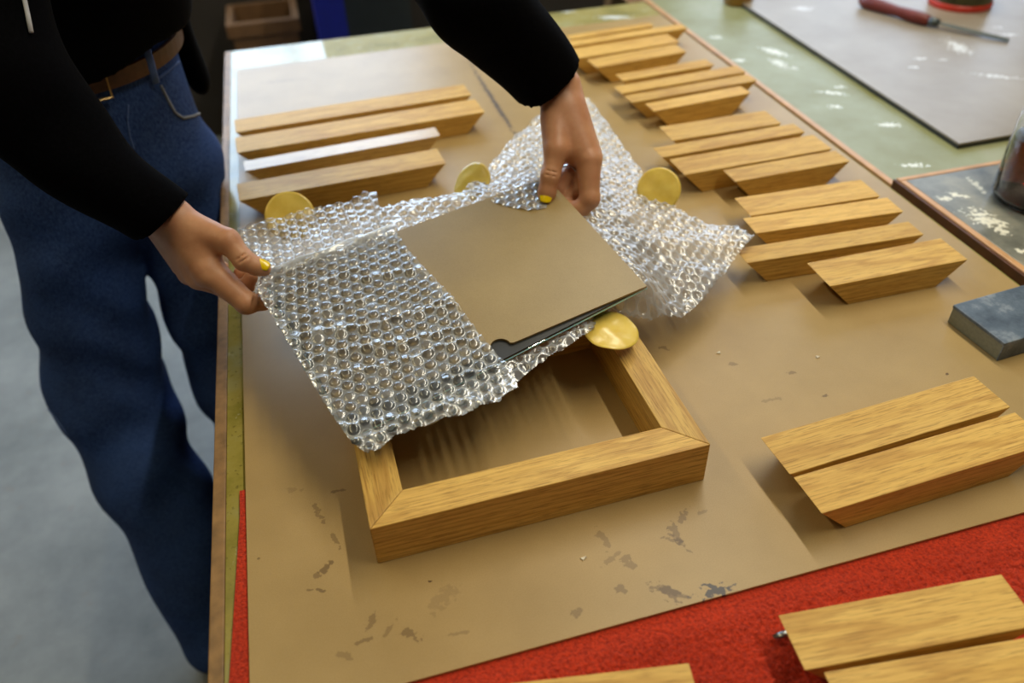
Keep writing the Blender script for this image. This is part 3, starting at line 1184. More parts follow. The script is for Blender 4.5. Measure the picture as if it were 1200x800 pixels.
def grid_sheet(poly, step):
    poly = np.asarray(poly)
    lo, hi = poly.min(0), poly.max(0)
    xs, ys = np.arange(lo[0], hi[0] + step, step), np.arange(lo[1], hi[1] + step, step)
    X, Y = np.meshgrid(xs, ys, indexing='ij')
    keep = inside(poly, X[:-1, :-1] + step / 2, Y[:-1, :-1] + step / 2)
    ny = len(ys)
    i = np.argwhere(keep)
    i = i[:, 0] * ny + i[:, 1]
    Q = np.stack([i, i + ny, i + ny + 1, i + 1], 1)
    used = np.unique(Q)
    mp = np.full(X.size, -1)
    mp[used] = np.arange(len(used))
    return X.ravel()[used], Y.ravel()[used], mp[Q]


def seg_dist(x, y, a, b):
    d = b - a
    t = np.clip(((x - a[0]) * d[0] + (y - a[1]) * d[1]) / (d @ d), 0, 1)
    return np.hypot(x - a[0] - t * d[0], y - a[1] - t * d[1])


WV, WQ, WW = [], [], []


def add_sheet(P, Q, b_, extra=0):
    off = sum(len(v_) for v_ in WV)
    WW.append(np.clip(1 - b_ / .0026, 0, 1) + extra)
    WV.append(P)
    WQ.append(Q + off)


# pocket: front sheet over the board, back sheet under the glass
POCK = [(300, 340), (308, 320), (345, 306), (400, 287), (462, 268), (476, 290), (500, 318), (530, 348), (562, 392), (585, 418), (598, 430), (607, 452), (592, 460), (586, 468),
        (568, 472), (545, 484), (520, 488), (490, 500), (462, 508), (445, 524), (430, 529), (414, 520), (392, 490), (362, 442), (330, 388)]
poly = [st(PL(*p, .002)) for p in POCK]
x, y, Q = grid_sheet(poly, .00105)
b = bubbles(x, y)
fold_a, fold_b = st(PL(318, 322)), st(PL(462, 270))
w = .0022 + b * np.clip(seg_dist(x, y, fold_a, fold_b) / .012, 0, 1)
w += .0008 * (1 + wob(x * .5, y * 1.6, 55)) * .8
wx, wy = x + .003 * wob(x, y, 40, 1), y + .004 * wob(x, y, 45, 2)
fold_sheen = 0  # fold and wrinkle whitening: layered film, plus bright sheen put into the colour
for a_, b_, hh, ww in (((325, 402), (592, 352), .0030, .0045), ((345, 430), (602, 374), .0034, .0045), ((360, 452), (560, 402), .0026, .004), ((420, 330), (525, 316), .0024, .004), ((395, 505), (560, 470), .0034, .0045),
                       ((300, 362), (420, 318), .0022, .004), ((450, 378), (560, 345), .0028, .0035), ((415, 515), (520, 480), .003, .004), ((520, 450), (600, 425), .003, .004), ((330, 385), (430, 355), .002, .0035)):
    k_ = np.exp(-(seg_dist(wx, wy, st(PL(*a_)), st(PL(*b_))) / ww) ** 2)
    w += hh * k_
    fold_sheen = fold_sheen + .75 * np.exp(-(seg_dist(wx, wy, st(PL(*a_)) + [0, .003], st(PL(*b_)) + [0, .003]) / (ww * .6)) ** 2) * np.clip(.6 + wob(x, y, 70, 1), 0, 1)
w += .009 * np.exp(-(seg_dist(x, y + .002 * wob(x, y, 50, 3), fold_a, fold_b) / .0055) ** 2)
fold_sheen = fold_sheen + 2.0 * np.exp(-(seg_dist(x, y + .002 * wob(x, y, 50, 3), fold_a, fold_b) / .0045) ** 2) + 1.4 * np.exp(-(seg_dist(x, y, st(PL(345, 318)), st(PL(430, 285))) / .002) ** 2)
w += .004 * np.exp(-(seg_dist(x, y, st(PL(345, 318)), st(PL(430, 285))) / .003) ** 2)
# beyond the board's edges the sheet bends down a little
dn = np.clip(-((x - sBL[0]) * fn[0] + (y - sBL[1]) * fn[1]), 0, .03)
w -= .10 * dn
P = from_st(x, y, w)
add_sheet(P, Q, b, fold_sheen)
x, y, Q = grid_sheet([st(PL(*p, -.011)) for p in POCK], .0015)
b = bubbles(x + .003, y + .002)
w = -.0106 - b - .0008 * (1 + wob(x, y, 50, 3)) * .8
add_sheet(from_st(x, y, w), Q[:, ::-1], b)


def tps(ctrl):
    ctrl = np.array(ctrl)
    n = len(ctrl)
    K = lambda r: np.where(r > 1e-9, r * r * np.log(np.maximum(r, 1e-9)), 0)
    r = np.hypot(ctrl[:, None, 0] - ctrl[None, :, 0], ctrl[:, None, 1] - ctrl[None, :, 1])
    A = np.zeros((n + 3, n + 3))
    A[:n, :n] = K(r) + np.eye(n) * 1e-4
    A[:n, n] = 1
    A[:n, n + 1:] = ctrl[:, :2]
    A[n, :n] = 1
    A[n + 1:, :n] = ctrl[:, :2].T
    sol = np.linalg.solve(A, np.concatenate([ctrl[:, 2], [0, 0, 0]]))

    def f(x, y):
        z = sol[n] + sol[n + 1] * x + sol[n + 2] * y
        for i in range(n):
            z = z + sol[i] * K(np.hypot(x - ctrl[i, 0], y - ctrl[i, 1]))
        return z
    return f


# flap lying over the far edge of the pocket, tilted up towards the hand
FL = [(278, 268, .130), (300, 262, .136), (332, 254, .138), (375, 243, .138), (405, 236, .138), (428, 226, .140), (441, 224, .140), (444, 240, .134), (452, 260, .130), (462, 268, .128),
      (400, 287, .128), (345, 306, .128), (312, 320, .128), (300, 303, .128), (286, 286, .128)]
cp = [U(a, b_, z) for a, b_, z in FL]
zf = tps([(p[0], p[1], p[2]) for p in cp])
x, y, Q = grid_sheet([(p[0], p[1]) for p in cp], .0012)
b = bubbles(x, y, ang=.6)
z = zf(x, y) + b + .0022 * wob(x, y, 60, 1)
add_sheet(np.stack([x, y, z], 1), Q, b)
# big sheet running under the stack and out to the right
under = lambda px, py, o=-.012: (px, py, PL(px, py, o)[2])
BG = [(445, 242, .125), (490, 229, .12), (540, 225, .118), (562, 208, .10), (585, 180, .085), (608, 155, .08), (632, 134, .075), (660, 120, .07), (690, 113, .07), (702, 130, .07), (728, 168, .075), (752, 200, .08),
      (778, 232, .075), (800, 248, .07), (835, 261, .062), (862, 265, .058), (884, 277, .055), (862, 299, .050), (848, 322, .045), (824, 350, .045), (798, 368, .05), (762, 376, .06), (728, 371, .07), (705, 372, .08),
      under(692, 389), under(672, 403), under(640, 420), under(606, 446), under(592, 440), under(500, 420), under(420, 300)]
cp = [U(a, b_, z) for a, b_, z in BG]
ctrl = [(p[0], p[1], p[2]) for p in cp]
for px, py in ((690, 270), (758, 335), (560, 330), (640, 215), (540, 240), (620, 320), (700, 340)):
    p = PL(px, py, -.013)
    ctrl.append(tuple(p))
for px, py, z in ((760, 290, .085), (720, 230, .10), (810, 310, .065), (670, 160, .085), (780, 345, .06)):
    ctrl.append(tuple(U(px, py, z)))
zf = tps(ctrl)
x, y, Q = grid_sheet([(p[0], p[1]) for p in cp], .0014)
pl_low = np.minimum
zz = zf(x, y)
# never through the glass: the sheet stays below the stack's underside where it lies under it
zpl = pBL[2] - ((x - pBL[0]) * e3[0] + (y - pBL[1]) * e3[1]) / e3[2] - .0122
s2 = (x - pBL[0]) * e1[0] + (y - pBL[1]) * e1[1]
t2 = (x - pBL[0]) * e2[0] + (y - pBL[1]) * e2[1]
pp = np.stack([x, y, zpl], 1) - pBL
ss, tt = pp @ e1, pp @ e2
gpoly = np.array([sBL - .02, sBR + [.012, -.012], sTR + .012, sTL + [-.02, .01]])
un = inside(gpoly, ss, tt)
zz = np.where(un, np.minimum(zz, zpl), zz)
b = bubbles(x, y, .0148, .0056, .0025, ang=-.3)
zz = zz - b + .0035 * wob(x, y, 45, 2) * np.where(un, .15, 1) + .0014 * wob(x, y, 160, 3) * np.where(un, .2, 1)
zz = np.maximum(zz, .004)
add_sheet(np.stack([x, y, zz], 1), Q, b)
# scrap of the sheet folded over the far corner of the board, under the thumb
poly = [st(PL(*p, .002)) for p in ((574, 235), (588, 226), (612, 217), (636, 208), (646, 222), (640, 243), (622, 246), (598, 242))]
x, y, Q = grid_sheet(poly, .0011)
b = bubbles(x, y, ang=.1)
add_sheet(from_st(x, y, .0008 + b * .7), Q, b)
me = np_mesh('bubble_wrap', np.concatenate(WV), np.concatenate(WQ))
at_ = me.attributes.new('web_sheen', 'FLOAT', 'POINT')
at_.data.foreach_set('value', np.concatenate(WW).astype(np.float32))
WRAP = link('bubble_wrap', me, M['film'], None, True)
tag(WRAP, 'clear bubble wrap being opened around the picture stack by both hands', 'bubble wrap')


def sticker(c, nvec, r, bend=0.0, axis=(1, 0, 0), mat='sticker', sx=1.0, label=None):
    nvec = nrm(nvec)
    a = nrm(np.asarray(axis) - nvec * (np.asarray(axis) @ nvec))
    b_ = np.cross(nvec, a)
    bm = bmesh.new()
    R_, S_ = 10, 48
    layers = []
    for off in (0.0, .0009):
        rings = []
        for i in range(R_ + 1):
            rr = r * i / R_
            if i == 0:
                rings.append([bm.verts.new(c + nvec * off)])
                continue
            ring = []
            for k in range(S_):
                an = 2 * math.pi * k / S_
                u_, v_ = rr * math.cos(an) * sx, rr * math.sin(an)
                wv = -bend * (v_ / r) ** 2 * r + .0008 * math.sin(u_ * 160 + 1) * math.sin(v_ * 130)
                ring.append(bm.verts.new(c + a * u_ + b_ * v_ + nvec * (wv + off)))
            rings.append(ring)
        layers.append(rings)
    for li, rings in enumerate(layers):
        for i in range(R_):
            for k in range(S_):
                j = (k + 1) % S_
                if i == 0:
                    bm.faces.new((rings[0][0], rings[1][k], rings[1][j]))
                else:
                    bm.faces.new((rings[i][k], rings[i][j], rings[i + 1][j], rings[i + 1][k]))
    for k in range(S_):
        j = (k + 1) % S_
        bm.faces.new((layers[0][-1][k], layers[0][-1][j], layers[1][-1][j], layers[1][-1][k]))
    o = bm_obj('round_sticker', bm, M[mat], WRAP, True)
    if label:
        o['label'] = label
    return o


tocam = lambda p: nrm(CP - p)
c1_ = U(340, 253, .132)
sticker(c1_, tocam(c1_) + np.array([0, 0, .15]), .0345, .04, label='yellow round sticker on the flap beside the left hand')
c2_ = U(552, 213, .105)
sticker(c2_, np.array([-.55, -.3, .75]), .033, .15, axis=(.7, .7, 0), label='yellow round sticker seen aslant behind the backing board')
c3_ = U(772, 222, .092)
sticker(c3_, tocam(c3_) + np.array([0, 0, .1]), .0335, .05, label='yellow round sticker on the wrap by the oak strips')
c4_ = U(717, 387, .083)
sticker(c4_, np.array([.05, -.10, 1.0]), .0335, .13, axis=(.25, 1, 0), label='glossy yellow round sticker curling over the frame rail')
c5_ = PL(494, 474, -.0155)
sticker(c5_, e3, .030, .05, axis=e1, mat='sticker_back', label='pale sticker edge at the near end of the pocket')

# ==================================================================== PERSON
HS = 1.08
dG1 = depth_of(PL(313, 320))
dG2 = depth_of(PL(640, 225))


def fingers(S, lst, k):
    for chain in lst:
        for (a, ra), (b_, rb) in zip(chain, chain[1:]):
            S.add(S.cone(a, b_, ra, rb), k)


def crease(S, a, b_, q_, r):
    p = a + (b_ - a) * q_
    t = nrm(b_ - a)
    n_ = nrm(CP - p)
    n_ = nrm(n_ - t * (n_ @ t))
    sd = np.cross(t, n_)
    S.sub(S.cone(p + n_ * r * .96 - sd * .0062, p + n_ * r * .96 + sd * .0062, .0008, .0008), .0025)


def hand_mesh(build, lo, hi, h=.0014):
    S = SDF(lo, hi, h)
    build(S)
    P, Q = S.mesh()
    return smooth_np(P, Q, 2, .5), Q


# --- person's right hand (left in the photo)
d1 = dG1 - .012
J = lambda px, py, dd=0.0: D(px, py, d1 + dd)
W1 = J(193, 252, .004)
E1 = D(15, 112, d1 - .09)
RH_thumb = [(J(222, 262, .0), .0165), (J(267, 282, -.008), .0150), (J(286, 305, -.006), .0130), (J(301, 312, -.001), .0112), (J(309.5, 315, .001), .0092)]
RH_index = [(J(245, 316, .004), .0195), (J(289, 355, .008), .0142), (J(309, 354, .022), .0100), (J(317, 338, .028), .0085)]
RH_mid = [(J(234, 326, .026), .0150), (J(271, 338, .030), .0130), (J(288, 336, .034), .0105), (J(294, 325, .030), .0090)]
RH_ring = [(J(223, 321, .046), .0135), (J(262, 340, .060), .0100), (J(279, 331, .062), .0088), (J(281, 319, .054), .0078)]
RH_pinky = [(J(212, 312, .063), .0115), (J(240, 328, .080), .0086), (J(256, 322, .084), .0078), (J(262, 312, .078), .0068)]


def build_rh(S):
    S.v = S.cone(W1, E1 * .45 + W1 * .55, .0275, .031).astype(np.float32)
    palm = [(J(243, 322, .006), .0165), (J(232, 324, .024), .0165), (J(222, 320, .042), .016), (J(213, 311, .058), .014)]
    wr = [J(205, 256, .002), J(200, 258, .012), J(195, 260, .022), J(190, 262, .030)]
    for (p, r), w_ in zip(palm, wr):
        S.add(S.cone(w_, p, .0225, r), .014)
    S.add(S.cone(J(215, 262, -.002), J(262, 283, -.006), .020, .0145), .012)
    S.add(S.cone(J(236, 284, .004), J(247, 314, .004), .021, .0165), .012)
    fingers(S, [RH_index], .005)
    for ch_ in (RH_mid, RH_ring, RH_pinky):
        fingers(S, [ch_], .0035)
    fingers(S, [RH_thumb], .006)
    for q_ in (.90, 1.06):
        crease(S, RH_thumb[1][0], RH_thumb[2][0], q_, .0128)
    S.add(S.cone(J(245, 326, -.004), J(243, 324, .002), .0085, .010), .006)     # knuckle


allp = [p for ch_ in (RH_thumb, RH_index, RH_mid, RH_ring, RH_pinky) for p, r in ch_] + [W1, W1 * .7 + E1 * .3]
lo, hi = np.min(allp, 0) - .035, np.max(allp, 0) + .035
PR, QR = hand_mesh(build_rh, lo, hi)

# --- person's left hand (right in the photo)
d2 = dG2 - .012
E2S = D(560, -10, d2 - .09)
K_ = lambda px, py, dd=0.0: D(px, py, d2 + dd)
W2 = K_(653, 96, .012)
E2 = D(548, -60, d2 - .12)
LH_thumb = [(K_(650, 140, .004), .0190), (K_(652, 176, -.010), .0155), (K_(645, 206, -.008), .0128), (K_(641, 225, -.001), .0118), (K_(639.5, 235, .002), .0098)]
LH_index = [(K_(690, 189, .000), .0175), (K_(691, 233, .004), .0138), (K_(680, 245, .010), .0118), (K_(662, 243, .018), .0104), (K_(652, 240, .020), .0088)]
LH_mid = [(K_(690, 187, .024), .0160), (K_(677, 222, .024), .0130), (K_(662, 234, .026), .0112), (K_(652, 238, .026), .0092)]
LH_ring = [(K_(686, 184, .046), .0155), (K_(666, 206, .024), .0124), (K_(657, 221, .026), .0108), (K_(650, 231, .026), .0090)]
LH_pinky = [(K_(680, 180, .066), .0135), (K_(662, 190, .062), .0104), (K_(652, 205, .056), .0092), (K_(648, 215, .050), .0078)]


def build_lh(S):
    S.v = S.cone(W2, E2 * .4 + W2 * .6, .0275, .031).astype(np.float32)
    palm = [(K_(690, 186, .002), .0175), (K_(692, 184, .022), .0175), (K_(688, 181, .044), .017), (K_(682, 177, .062), .015)]
    wr = [K_(659, 105, .008), K_(658, 105, .018), K_(657, 105, .026), K_(655, 105, .034)]
    for (p, r), w_ in zip(palm, wr):
        S.add(S.cone(w_, p, .0235, r), .014)
    S.add(S.cone(K_(650, 110, .008), K_(652, 172, -.006), .0225, .0175), .014)
    S.add(S.cone(K_(664, 130, .006), K_(676, 176, .006), .022, .020), .012)
    S.add(S.cone(K_(656, 172, .004), K_(684, 184, .014), .014, .014), .010)
    fingers(S, [LH_index], .006)
    for ch_ in (LH_mid, LH_ring, LH_pinky):
        fingers(S, [ch_], .0035)
    fingers(S, [LH_thumb], .007)
    for q_ in (.88, 1.04):
        crease(S, LH_thumb[1][0], LH_thumb[2][0], q_, .0127)


allp = [p for ch_ in (LH_thumb, LH_index, LH_mid, LH_ring, LH_pinky) for p, r in ch_] + [W2, W2 * .7 + E2 * .3]
lo, hi = np.min(allp, 0) - .035, np.max(allp, 0) + .035
PLh, QLh = hand_mesh(build_lh, lo, hi)

# --- body
fdir = np.array([.36, -.93, 0])           # the way the hips face
ldir = np.array([.93, .36, 0])            # towards the person's left
PEL = np.array([-.362, 1.40, .10])
up = np.array([0, 0, 1.0])
tdir = nrm(up * .86 + fdir * .28 + ldir * .22)
CH = PEL + up * .12 + tdir * .40          # chest
NK = CH + tdir * .20 + fdir * .02
HD = NK + tdir * .15 + fdir * .06
SL = CH + ldir * .175 + tdir * .10 + fdir * .02
SR = CH - ldir * .175 + tdir * .08 + fdir * .04
hipL, hipR = PEL + ldir * .09 - up * .02, PEL - ldir * .09 - up * .02
kneeR, ankR = U(128, 455, -.36), U(262, 735, -.80)
kneeL, ankL = U(272, 420, -.36), U(352, 640, -.80)


def foot(a):
    return a + fdir * .15 - up * .03


def build_body(S):
    S.v = S.cone(PEL - fdir * .01, CH - fdir * .02, .100, .105, (fdir, .62)).astype(np.float32)
    S.add(S.cone(CH, NK, .11, .05, (fdir, .75)), .05)
    S.add(S.cone(NK - tdir * .03, HD, .050, .055), .03)
    for sh, el, wr in ((SL, E2S, W2), (SR, E1, W1)):
        S.add(S.cone(CH + tdir * .08, sh, .07, .052), .04)
        S.add(S.cone(sh, el, .048, .038), .03)
        S.add(S.cone(el, wr, .037, .026), .02)
    for hp, kn, an in ((hipL, kneeL, ankL), (hipR, kneeR, ankR)):
        S.add(S.cone(hp, kn, .085, .055), .05)
        S.add(S.cone(kn, an, .055, .036), .03)
        S.add(S.cone(an - up * .015, foot(an), .036, .026), .02)
    # head: cranium, jaw, nose, brow, ears
    g = nrm(fdir - tdir * .55 + ldir * .05)         # looking down at the work
    hu = nrm(np.cross(g, np.cross(up, g)))
    hs = np.cross(hu, g)
    ax = [g, hs, hu]
    S.add(S.ell(HD + hu * .02, ax, (.098, .078, .112)), .02)
    S.add(S.ell(HD + g * .042 - hu * .055, ax, (.052, .052, .058)), .03)
    S.add(S.cone(HD + g * .096 + hu * .01, HD + g * .118 - hu * .022, .008, .013), .008)
    for sgn in (-1, 1):
        S.add(S.ell(HD + hs * sgn * .078 - hu * .01, ax, (.020, .010, .032)), .005)
        S.sub(S.ell(HD + hs * sgn * .033 + g * .098 + hu * .018, ax, (.012, .017, .011)), .01)
    S.face = (g, hs, hu)
    S.v = np.maximum(S.v, -np.maximum(-.208 - S.X, S.Z - .008)).astype(np.float32)


S = SDF((-.85, .55, FLOOR), (.55, 1.95, 1.2), .010)
build_body(S)
FACE = S.face
PB, QB = S.mesh()
PB = smooth_np(PB, QB, 2)
n1, n2 = len(PB), len(PB) + len(PR)
me = np_mesh('person', np.concatenate([PB, PR, PLh]), np.concatenate([QB, QR + n1, QLh + n2]))
PERSON = link('person', me, M['skin'], None, True)
tag(PERSON, 'person in black sweater and blue jeans opening the bubble wrap with both hands', 'person')

# fingernails


def nail(tip, prev, r, name='thumbnail', w_=.0068, l_=.0085, tilt=None):
    t = nrm(tip - prev)
    n_ = tocam(tip) if tilt is None else nrm(tocam(tip) + tilt)
    n_ = nrm(n_ - t * (n_ @ t))
    s_ = np.cross(t, n_)
    bm = bmesh.new()
    NU, NV = 10, 10
    top, bot = [], []
    for i in range(NU + 1):
        rt, rb = [], []
        for j in range(NV + 1):
            u_, v_ = 2 * i / NU - 1, 2 * j / NV - 1
            # squircle map
            uu = u_ * math.sqrt(1 - .38 * v_ * v_)
            vv = v_ * math.sqrt(1 - .38 * u_ * u_)
            c_ = tip + t * (uu * l_) + s_ * (vv * w_)
            hgt = math.sqrt(max(0, r * r - (vv * w_) ** 2)) - .0004 * u_ * u_
            rt.append(bm.verts.new(c_ + n_ * (hgt + .0008)))
            rb.append(bm.verts.new(c_ + n_ * (hgt - .0014)))
        top.append(rt)
        bot.append(rb)
    for i in range(NU):
        for j in range(NV):
            bm.faces.new((top[i][j], top[i + 1][j], top[i + 1][j + 1], top[i][j + 1]))
            bm.faces.new((bot[i][j], bot[i][j + 1], bot[i + 1][j + 1], bot[i + 1][j]))
    for i in range(NU):
        bm.faces.new((top[i][0], bot[i][0], bot[i + 1][0], top[i + 1][0]))
        bm.faces.new((top[i][NV], top[i + 1][NV], bot[i + 1][NV], bot[i][NV]))
        bm.faces.new((top[0][i], top[0][i + 1], bot[0][i + 1], bot[0][i]))
        bm.faces.new((top[NU][i], bot[NU][i], bot[NU][i + 1], top[NU][i + 1]))
    o = bm_obj(name, bm, M['nail'], PERSON, True)
    o['label'] = 'bright yellow painted thumbnail'
    return o


nail(J(308, 312.5, .000), J(296, 307, -.003), .0098, tilt=np.array([.1, .25, .25]))
nail(K_(639.8, 230.5, -.0005), K_(643, 213, -.001), .0110, w_=.0088, l_=.0100)
# silver ring
rc = LH_ring[0][0] * .12 + LH_ring[1][0] * .88
rd = Vector(nrm(LH_ring[1][0] - LH_ring[0][0]))
bm = bmesh.new()
R0, r0 = .0137, .0017
a_ = rd.orthogonal().normalized()
b_ = rd.cross(a_)
rg = []
for i in range(28):
    t = 2 * math.pi * i / 28
    cdir = a_ * math.cos(t) + b_ * math.sin(t)
    rg.append([bm.verts.new(Vector(rc) + cdir * (R0 + r0 * math.cos(2 * math.pi * k / 8)) + rd * 1.6 * r0 * math.sin(2 * math.pi * k / 8)) for k in range(8)])
for i in range(28):
    A, B = rg[i], rg[(i + 1) % 28]
    for k in range(8):
        bm.faces.new((A[k], A[(k + 1) % 8], B[(k + 1) % 8], B[k]))
bm_obj('finger_ring', bm, M['silver'], PERSON, True)['label'] = 'silver finger ring'

# face details
g, hs, hu = FACE
for sgn in (-1, 1):
    ec = HD + hs * sgn * .031 + g * .078 + hu * .016
    bm = bmesh.new()
    bmesh.ops.create_uvsphere(bm, u_segments=20, v_segments=12, radius=.0115, matrix=Matrix.Translation(ec))
    ey = bm_obj('eye', bm, M['eye_white'], PERSON, True)
    bm = bmesh.new()
    bmesh.ops.create_uvsphere(bm, u_segments=16, v_segments=10, radius=.0058, matrix=Matrix.Translation(ec + g * .0068))
    bm_obj('iris', bm, M['iris'], ey, True)
bm = tube_bm([HD + g * .090 - hu * .058 + hs * t for t in (-.024, -.012, 0, .012, .024)], [.002, .006, .007, .006, .002], 10, flat=.8)
bm_obj('mouth', bm, M['lips'], PERSON, True)
S = SDF(HD - np.array([.2, .2, .30]), HD + .2, .006)
S.v = S.ell(HD + hu * .034 - g * .012, [g, hs, hu], (.112, .092, .118)).astype(np.float32)
for sgn in (-1, 1):
    S.add(S.cone(HD + hs * sgn * .078 + hu * .02 - g * .02, HD + hs * sgn * .085 - up * .17 - fdir * .045, .030, .022), .025)
S.add(S.cone(HD - g * .05, HD - fdir * .085 - up * .20, .075, .055), .04)
S.sub(S.ell(HD + g * .095 - hu * .050, [g, hs, hu], (.075, .066, .095)), .008)
S.v = (S.v + .0025 * np.sin(S.X * 190 + 3 * np.sin(S.Z * 30)) * np.sin(S.Y * 170)).astype(np.float32)
P, Q = S.mesh()
link('hair', np_mesh('hair', smooth_np(P, Q, 2), Q), M['hair'], PERSON, True)

# --- jeans


def build_jeans(S):
    legs = []
    for hp, kn, an, r_ in ((hipL, kneeL, ankL, .086), (hipR, kneeR, ankR, .104)):
        a_ = S.cone(hp - up * .05, kn, .097, r_)
        a_ = SDF.smin(a_, S.cone(kn, an, r_, .088), .03)
        hole = S.cone(an - up * .02, an - up * .2, .068, .068)
        legs.append(np.maximum(a_, -hole))
    S.v = np.minimum(legs[0], legs[1]).astype(np.float32)
    S.add(S.cone(PEL - up * .01, PEL + up * .21, .170, .164, (fdir, .70)), .035)
    S.v = np.maximum(S.v, S.plane(PEL + up * .212, nrm(up + fdir * .22)))
    S.v = np.maximum(S.v, -(S.Z - (FLOOR + .035))).astype(np.float32)
    # folds
    n_ = .0055 * np.sin(S.Z * 46 + 9 * S.X + 2.2 * np.sin(S.X * 21 + S.Y * 17)) * np.clip((.1 - S.Z) * 3, 0, 1) * np.clip(1.2 - np.abs(S.Z + .3) * 1.6, .15, 1)
    n_ = n_ + .004 * np.sin(S.Z * 28 - 24 * S.X + 11 * S.Y + 1.5 * np.sin(S.Z * 15))
    S.v = (S.v + n_).astype(np.float32)
    # the thigh rests against the bench edge
    S.v = np.maximum(S.v, -np.maximum(-.2025 - S.X, S.Z - .004)).astype(np.float32)


S = SDF((-.85, .75, FLOOR), (.12, 1.75, .36), .0085)
build_jeans(S)
P, Q = S.mesh()
P = smooth_np(P, Q, 2)
JEANS = link('jeans', np_mesh('jeans', P, Q), M['denim'], PERSON, True)
JB = BVHTree.FromPolygons([tuple(p) for p in P], [tuple(int(i) for i in q_) for q_ in Q])


def on_jeans(px, py, lift=.001):
    d = Vector(ray(px, py)).normalized()
    hit = JB.ray_cast(Vector(CP), d)
    if hit[0] is None:
        return None
    return hit[0] + hit[1] * lift


def seam(pts, name, r, mat, lift=.0008, flat=1.0):
    q_ = []
    for (ax, ay), (bx, by) in zip(pts, pts[1:]):
        for k in range(6):
            p = on_jeans(ax + (bx - ax) * k / 6, ay + (by - ay) * k / 6, lift)
            if p is not None and (not q_ or (p - q_[-1]).length < .08):
                q_.append(p)
    if len(q_) > 2:
        return bm_obj(name, tube_bm(q_, r, 6, flat=flat), mat, JEANS, True)


seam([(188, 100), (197, 118), (205, 132), (214, 138), (226, 136), (240, 130), (252, 120), (258, 106)], 'pocket_seam', .0024, M['stitch'])
seam([(185, 92), (198, 82), (212, 70), (222, 58)], 'waistband_seam', .0018, M['denim_seam'])
seam([(150, 122), (149, 140), (152, 160), (158, 178)], 'fly_seam', .0018, M['denim_seam'])
seam([(5, 418), (45, 462), (82, 512), (100, 560), (125, 600), (160, 648)], 'leg_seam', .002, M['denim_seam'])

# belt: a band round the waist
bn = nrm(up + fdir * .22)
BC = PEL + up * .184
bm = bmesh.new()
rg = []
for i in range(64):
    t = 2 * math.pi * i / 64
    dv_ = ldir * math.cos(t) * .176 + fdir * math.sin(t) * .124
    dv_ = dv_ - up * (dv_ @ bn) / (up @ bn)
    o_ = nrm(dv_)
    rg.append([bm.verts.new(BC + dv_ + o_ * k1 + bn * k2) for k1, k2 in ((0, -.0145), (.004, -.0135), (.004, .0135), (0, .0145))])
for i in range(64):
    A, B = rg[i], rg[(i + 1) % 64]
    for k in range(4):
        bm.faces.new((A[k], A[(k + 1) % 4], B[(k + 1) % 4], B[k]))
BELT = bm_obj('belt', bm, M['leather'], PERSON, False)
fc = BC + fdir * .1295 - up * ((fdir * .1295) @ bn) / (up @ bn)
bk = []
for (u_, v_) in ((-.022, -.022), (.022, -.022), (.022, .022), (-.022, .022), (-.022, -.022)):
    bk.append(fc + ldir * u_ + bn * v_ + fdir * .004)
bm_obj('buckle', tube_bm(bk, .0028, 8), M['brass'], BELT, False)
# belt loop
lp = [BC + nrm(ldir * .55 + fdir * .8) * .0 + (ldir * math.cos(1.02) * .180 + fdir * math.sin(1.02) * .128) + bn * v_ - up * .026 for v_ in (-.03, -.01, .01, .035)]
bm_obj('belt_loop', tube_bm(lp, .0065, 8, flat=.35, up=fdir), M['denim_seam'], JEANS, True)

# shoes
for an in (ankL, ankR):
    S = SDF(an - .3, an + .3, .009)
    ft = foot(an)
    S.v = S.cone(an - up * .01, ft + fdir * .03, .050, .042).astype(np.float32)
    S.add(S.cone(an - fdir * .03 - up * .02, an, .046, .05), .02)
    S.v = np.maximum(S.v, -(S.Z - FLOOR - .002)).astype(np.float32)
    S.v = np.maximum(S.v, S.Z - (FLOOR + .11)).astype(np.float32)
    P, Q = S.mesh()
    link('shoe', np_mesh('shoe', smooth_np(P, Q, 2), Q), M['shoe'], PERSON, True)

# --- sweater
d_r = nrm(W1 - E1)
d_l = nrm(W2 - E2)
CUFR = D(189, 260, d1 + .004)
CUFL = D(640, 100, d2 + .008)


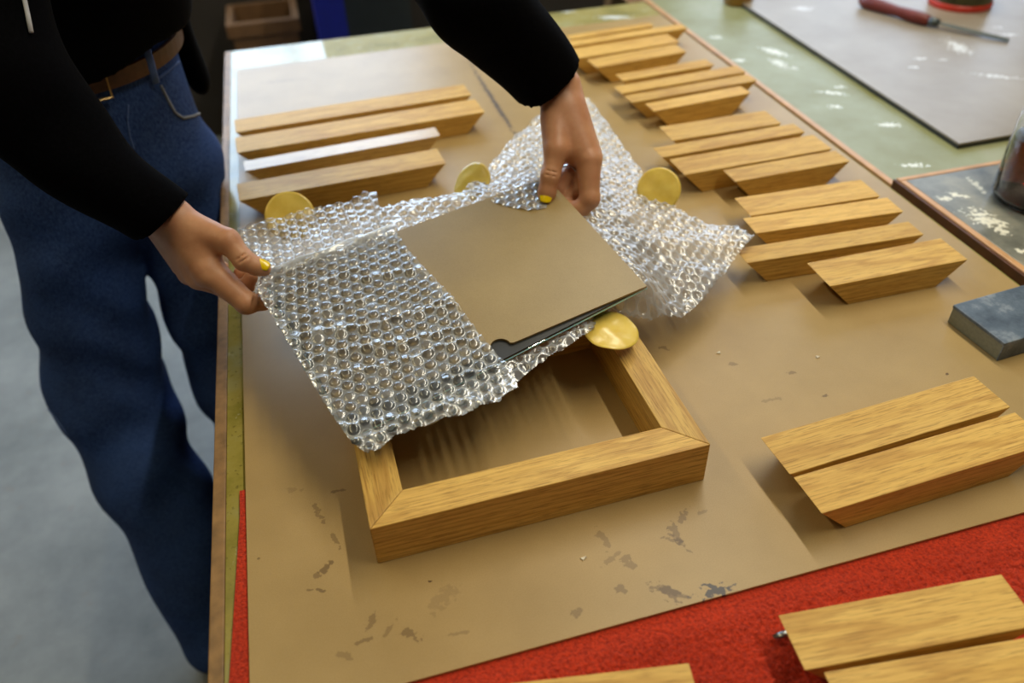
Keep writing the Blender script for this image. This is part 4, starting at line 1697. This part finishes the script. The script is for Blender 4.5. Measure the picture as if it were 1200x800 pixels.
def build_sweater(S):
    S.v = S.cone(PEL + up * .16, CH, .168, .165, (fdir, .76)).astype(np.float32)
    S.add(S.cone(CH, NK, .15, .07, (fdir, .8)), .06)
    S.v = np.maximum(S.v, -S.plane(PEL + up * .176 - fdir * .0, nrm(up + fdir * .10 - ldir * .28)))
    # loose open front hanging down at the person's left hip
    S.add(np.maximum(S.cone(PEL + ldir * .178 + up * .25 - fdir * .03, PEL + ldir * .190 + up * .085 - fdir * .02, .05, .036, (ldir, .5)), -9), .03)
    CAV = []
    for sh, el, cf, dr, r2 in ((SL, E2S, CUFL, nrm(CUFL - E2S), .048), (SR, E1, CUFR, nrm(CUFR - E1), .040)):
        S.add(S.cone(CH + tdir * .07, sh, .10, .078), .05)
        S.add(S.cone(sh, el, .075, .066), .04)
        S.add(S.cone(el, cf + dr * .06, .064, r2), .02)
        S.v = np.maximum(S.v, np.minimum(S.plane(cf, dr), .12 - np.sqrt((S.X - cf[0]) ** 2 + (S.Y - cf[1]) ** 2 + (S.Z - cf[2]) ** 2))).astype(np.float32)
        CAV.append(np.maximum(S.cone(cf - dr * .05, cf + dr * .1, r2 - .010, r2 - .010), -S.plane(cf - dr * .05, dr)))
    S.sub(S.cone(NK + tdir * .06, NK + tdir * .2, .06, .06), .01)
    S.v = (S.v + .004 * np.sin(S.Z * 38 + 12 * S.X + 2 * np.sin(S.Y * 19)) + .003 * np.sin(S.X * 41 - S.Y * 33)).astype(np.float32)
    for sh, el, cf, dr, r2 in ((0, 0, CUFL, nrm(CUFL - E2S), .048), (0, 0, CUFR, nrm(CUFR - E1), .040)):
        S.v = np.maximum(S.v, np.minimum(S.plane(cf, dr), .12 - np.sqrt((S.X - cf[0]) ** 2 + (S.Y - cf[1]) ** 2 + (S.Z - cf[2]) ** 2))).astype(np.float32)
    for c_ in CAV:
        S.sub(c_, .0015)


S = SDF((-.85, .75, .05), (.56, 1.85, .98), .0055)
build_sweater(S)
P, Q = S.mesh()
P = smooth_np(P, Q, 1)
link('sweater', np_mesh('sweater', P, Q), M['sweater'], PERSON, True)
SB = BVHTree.FromPolygons([tuple(p) for p in P], [tuple(int(i) for i in q_) for q_ in Q])
# white drawcord hanging in front of the chest
wc = []
for px, py in ((24, -30), (27, 0), (31, 20), (35, 39)):
    hit = SB.ray_cast(Vector(CP), Vector(ray(px, py)).normalized())
    if hit[0] is not None:
        wc.append(hit[0] + hit[1] * .003)
if len(wc) > 1:
    bm_obj('drawcord', tube_bm(wc, .0026, 8), M['white_cord'], PERSON, True)
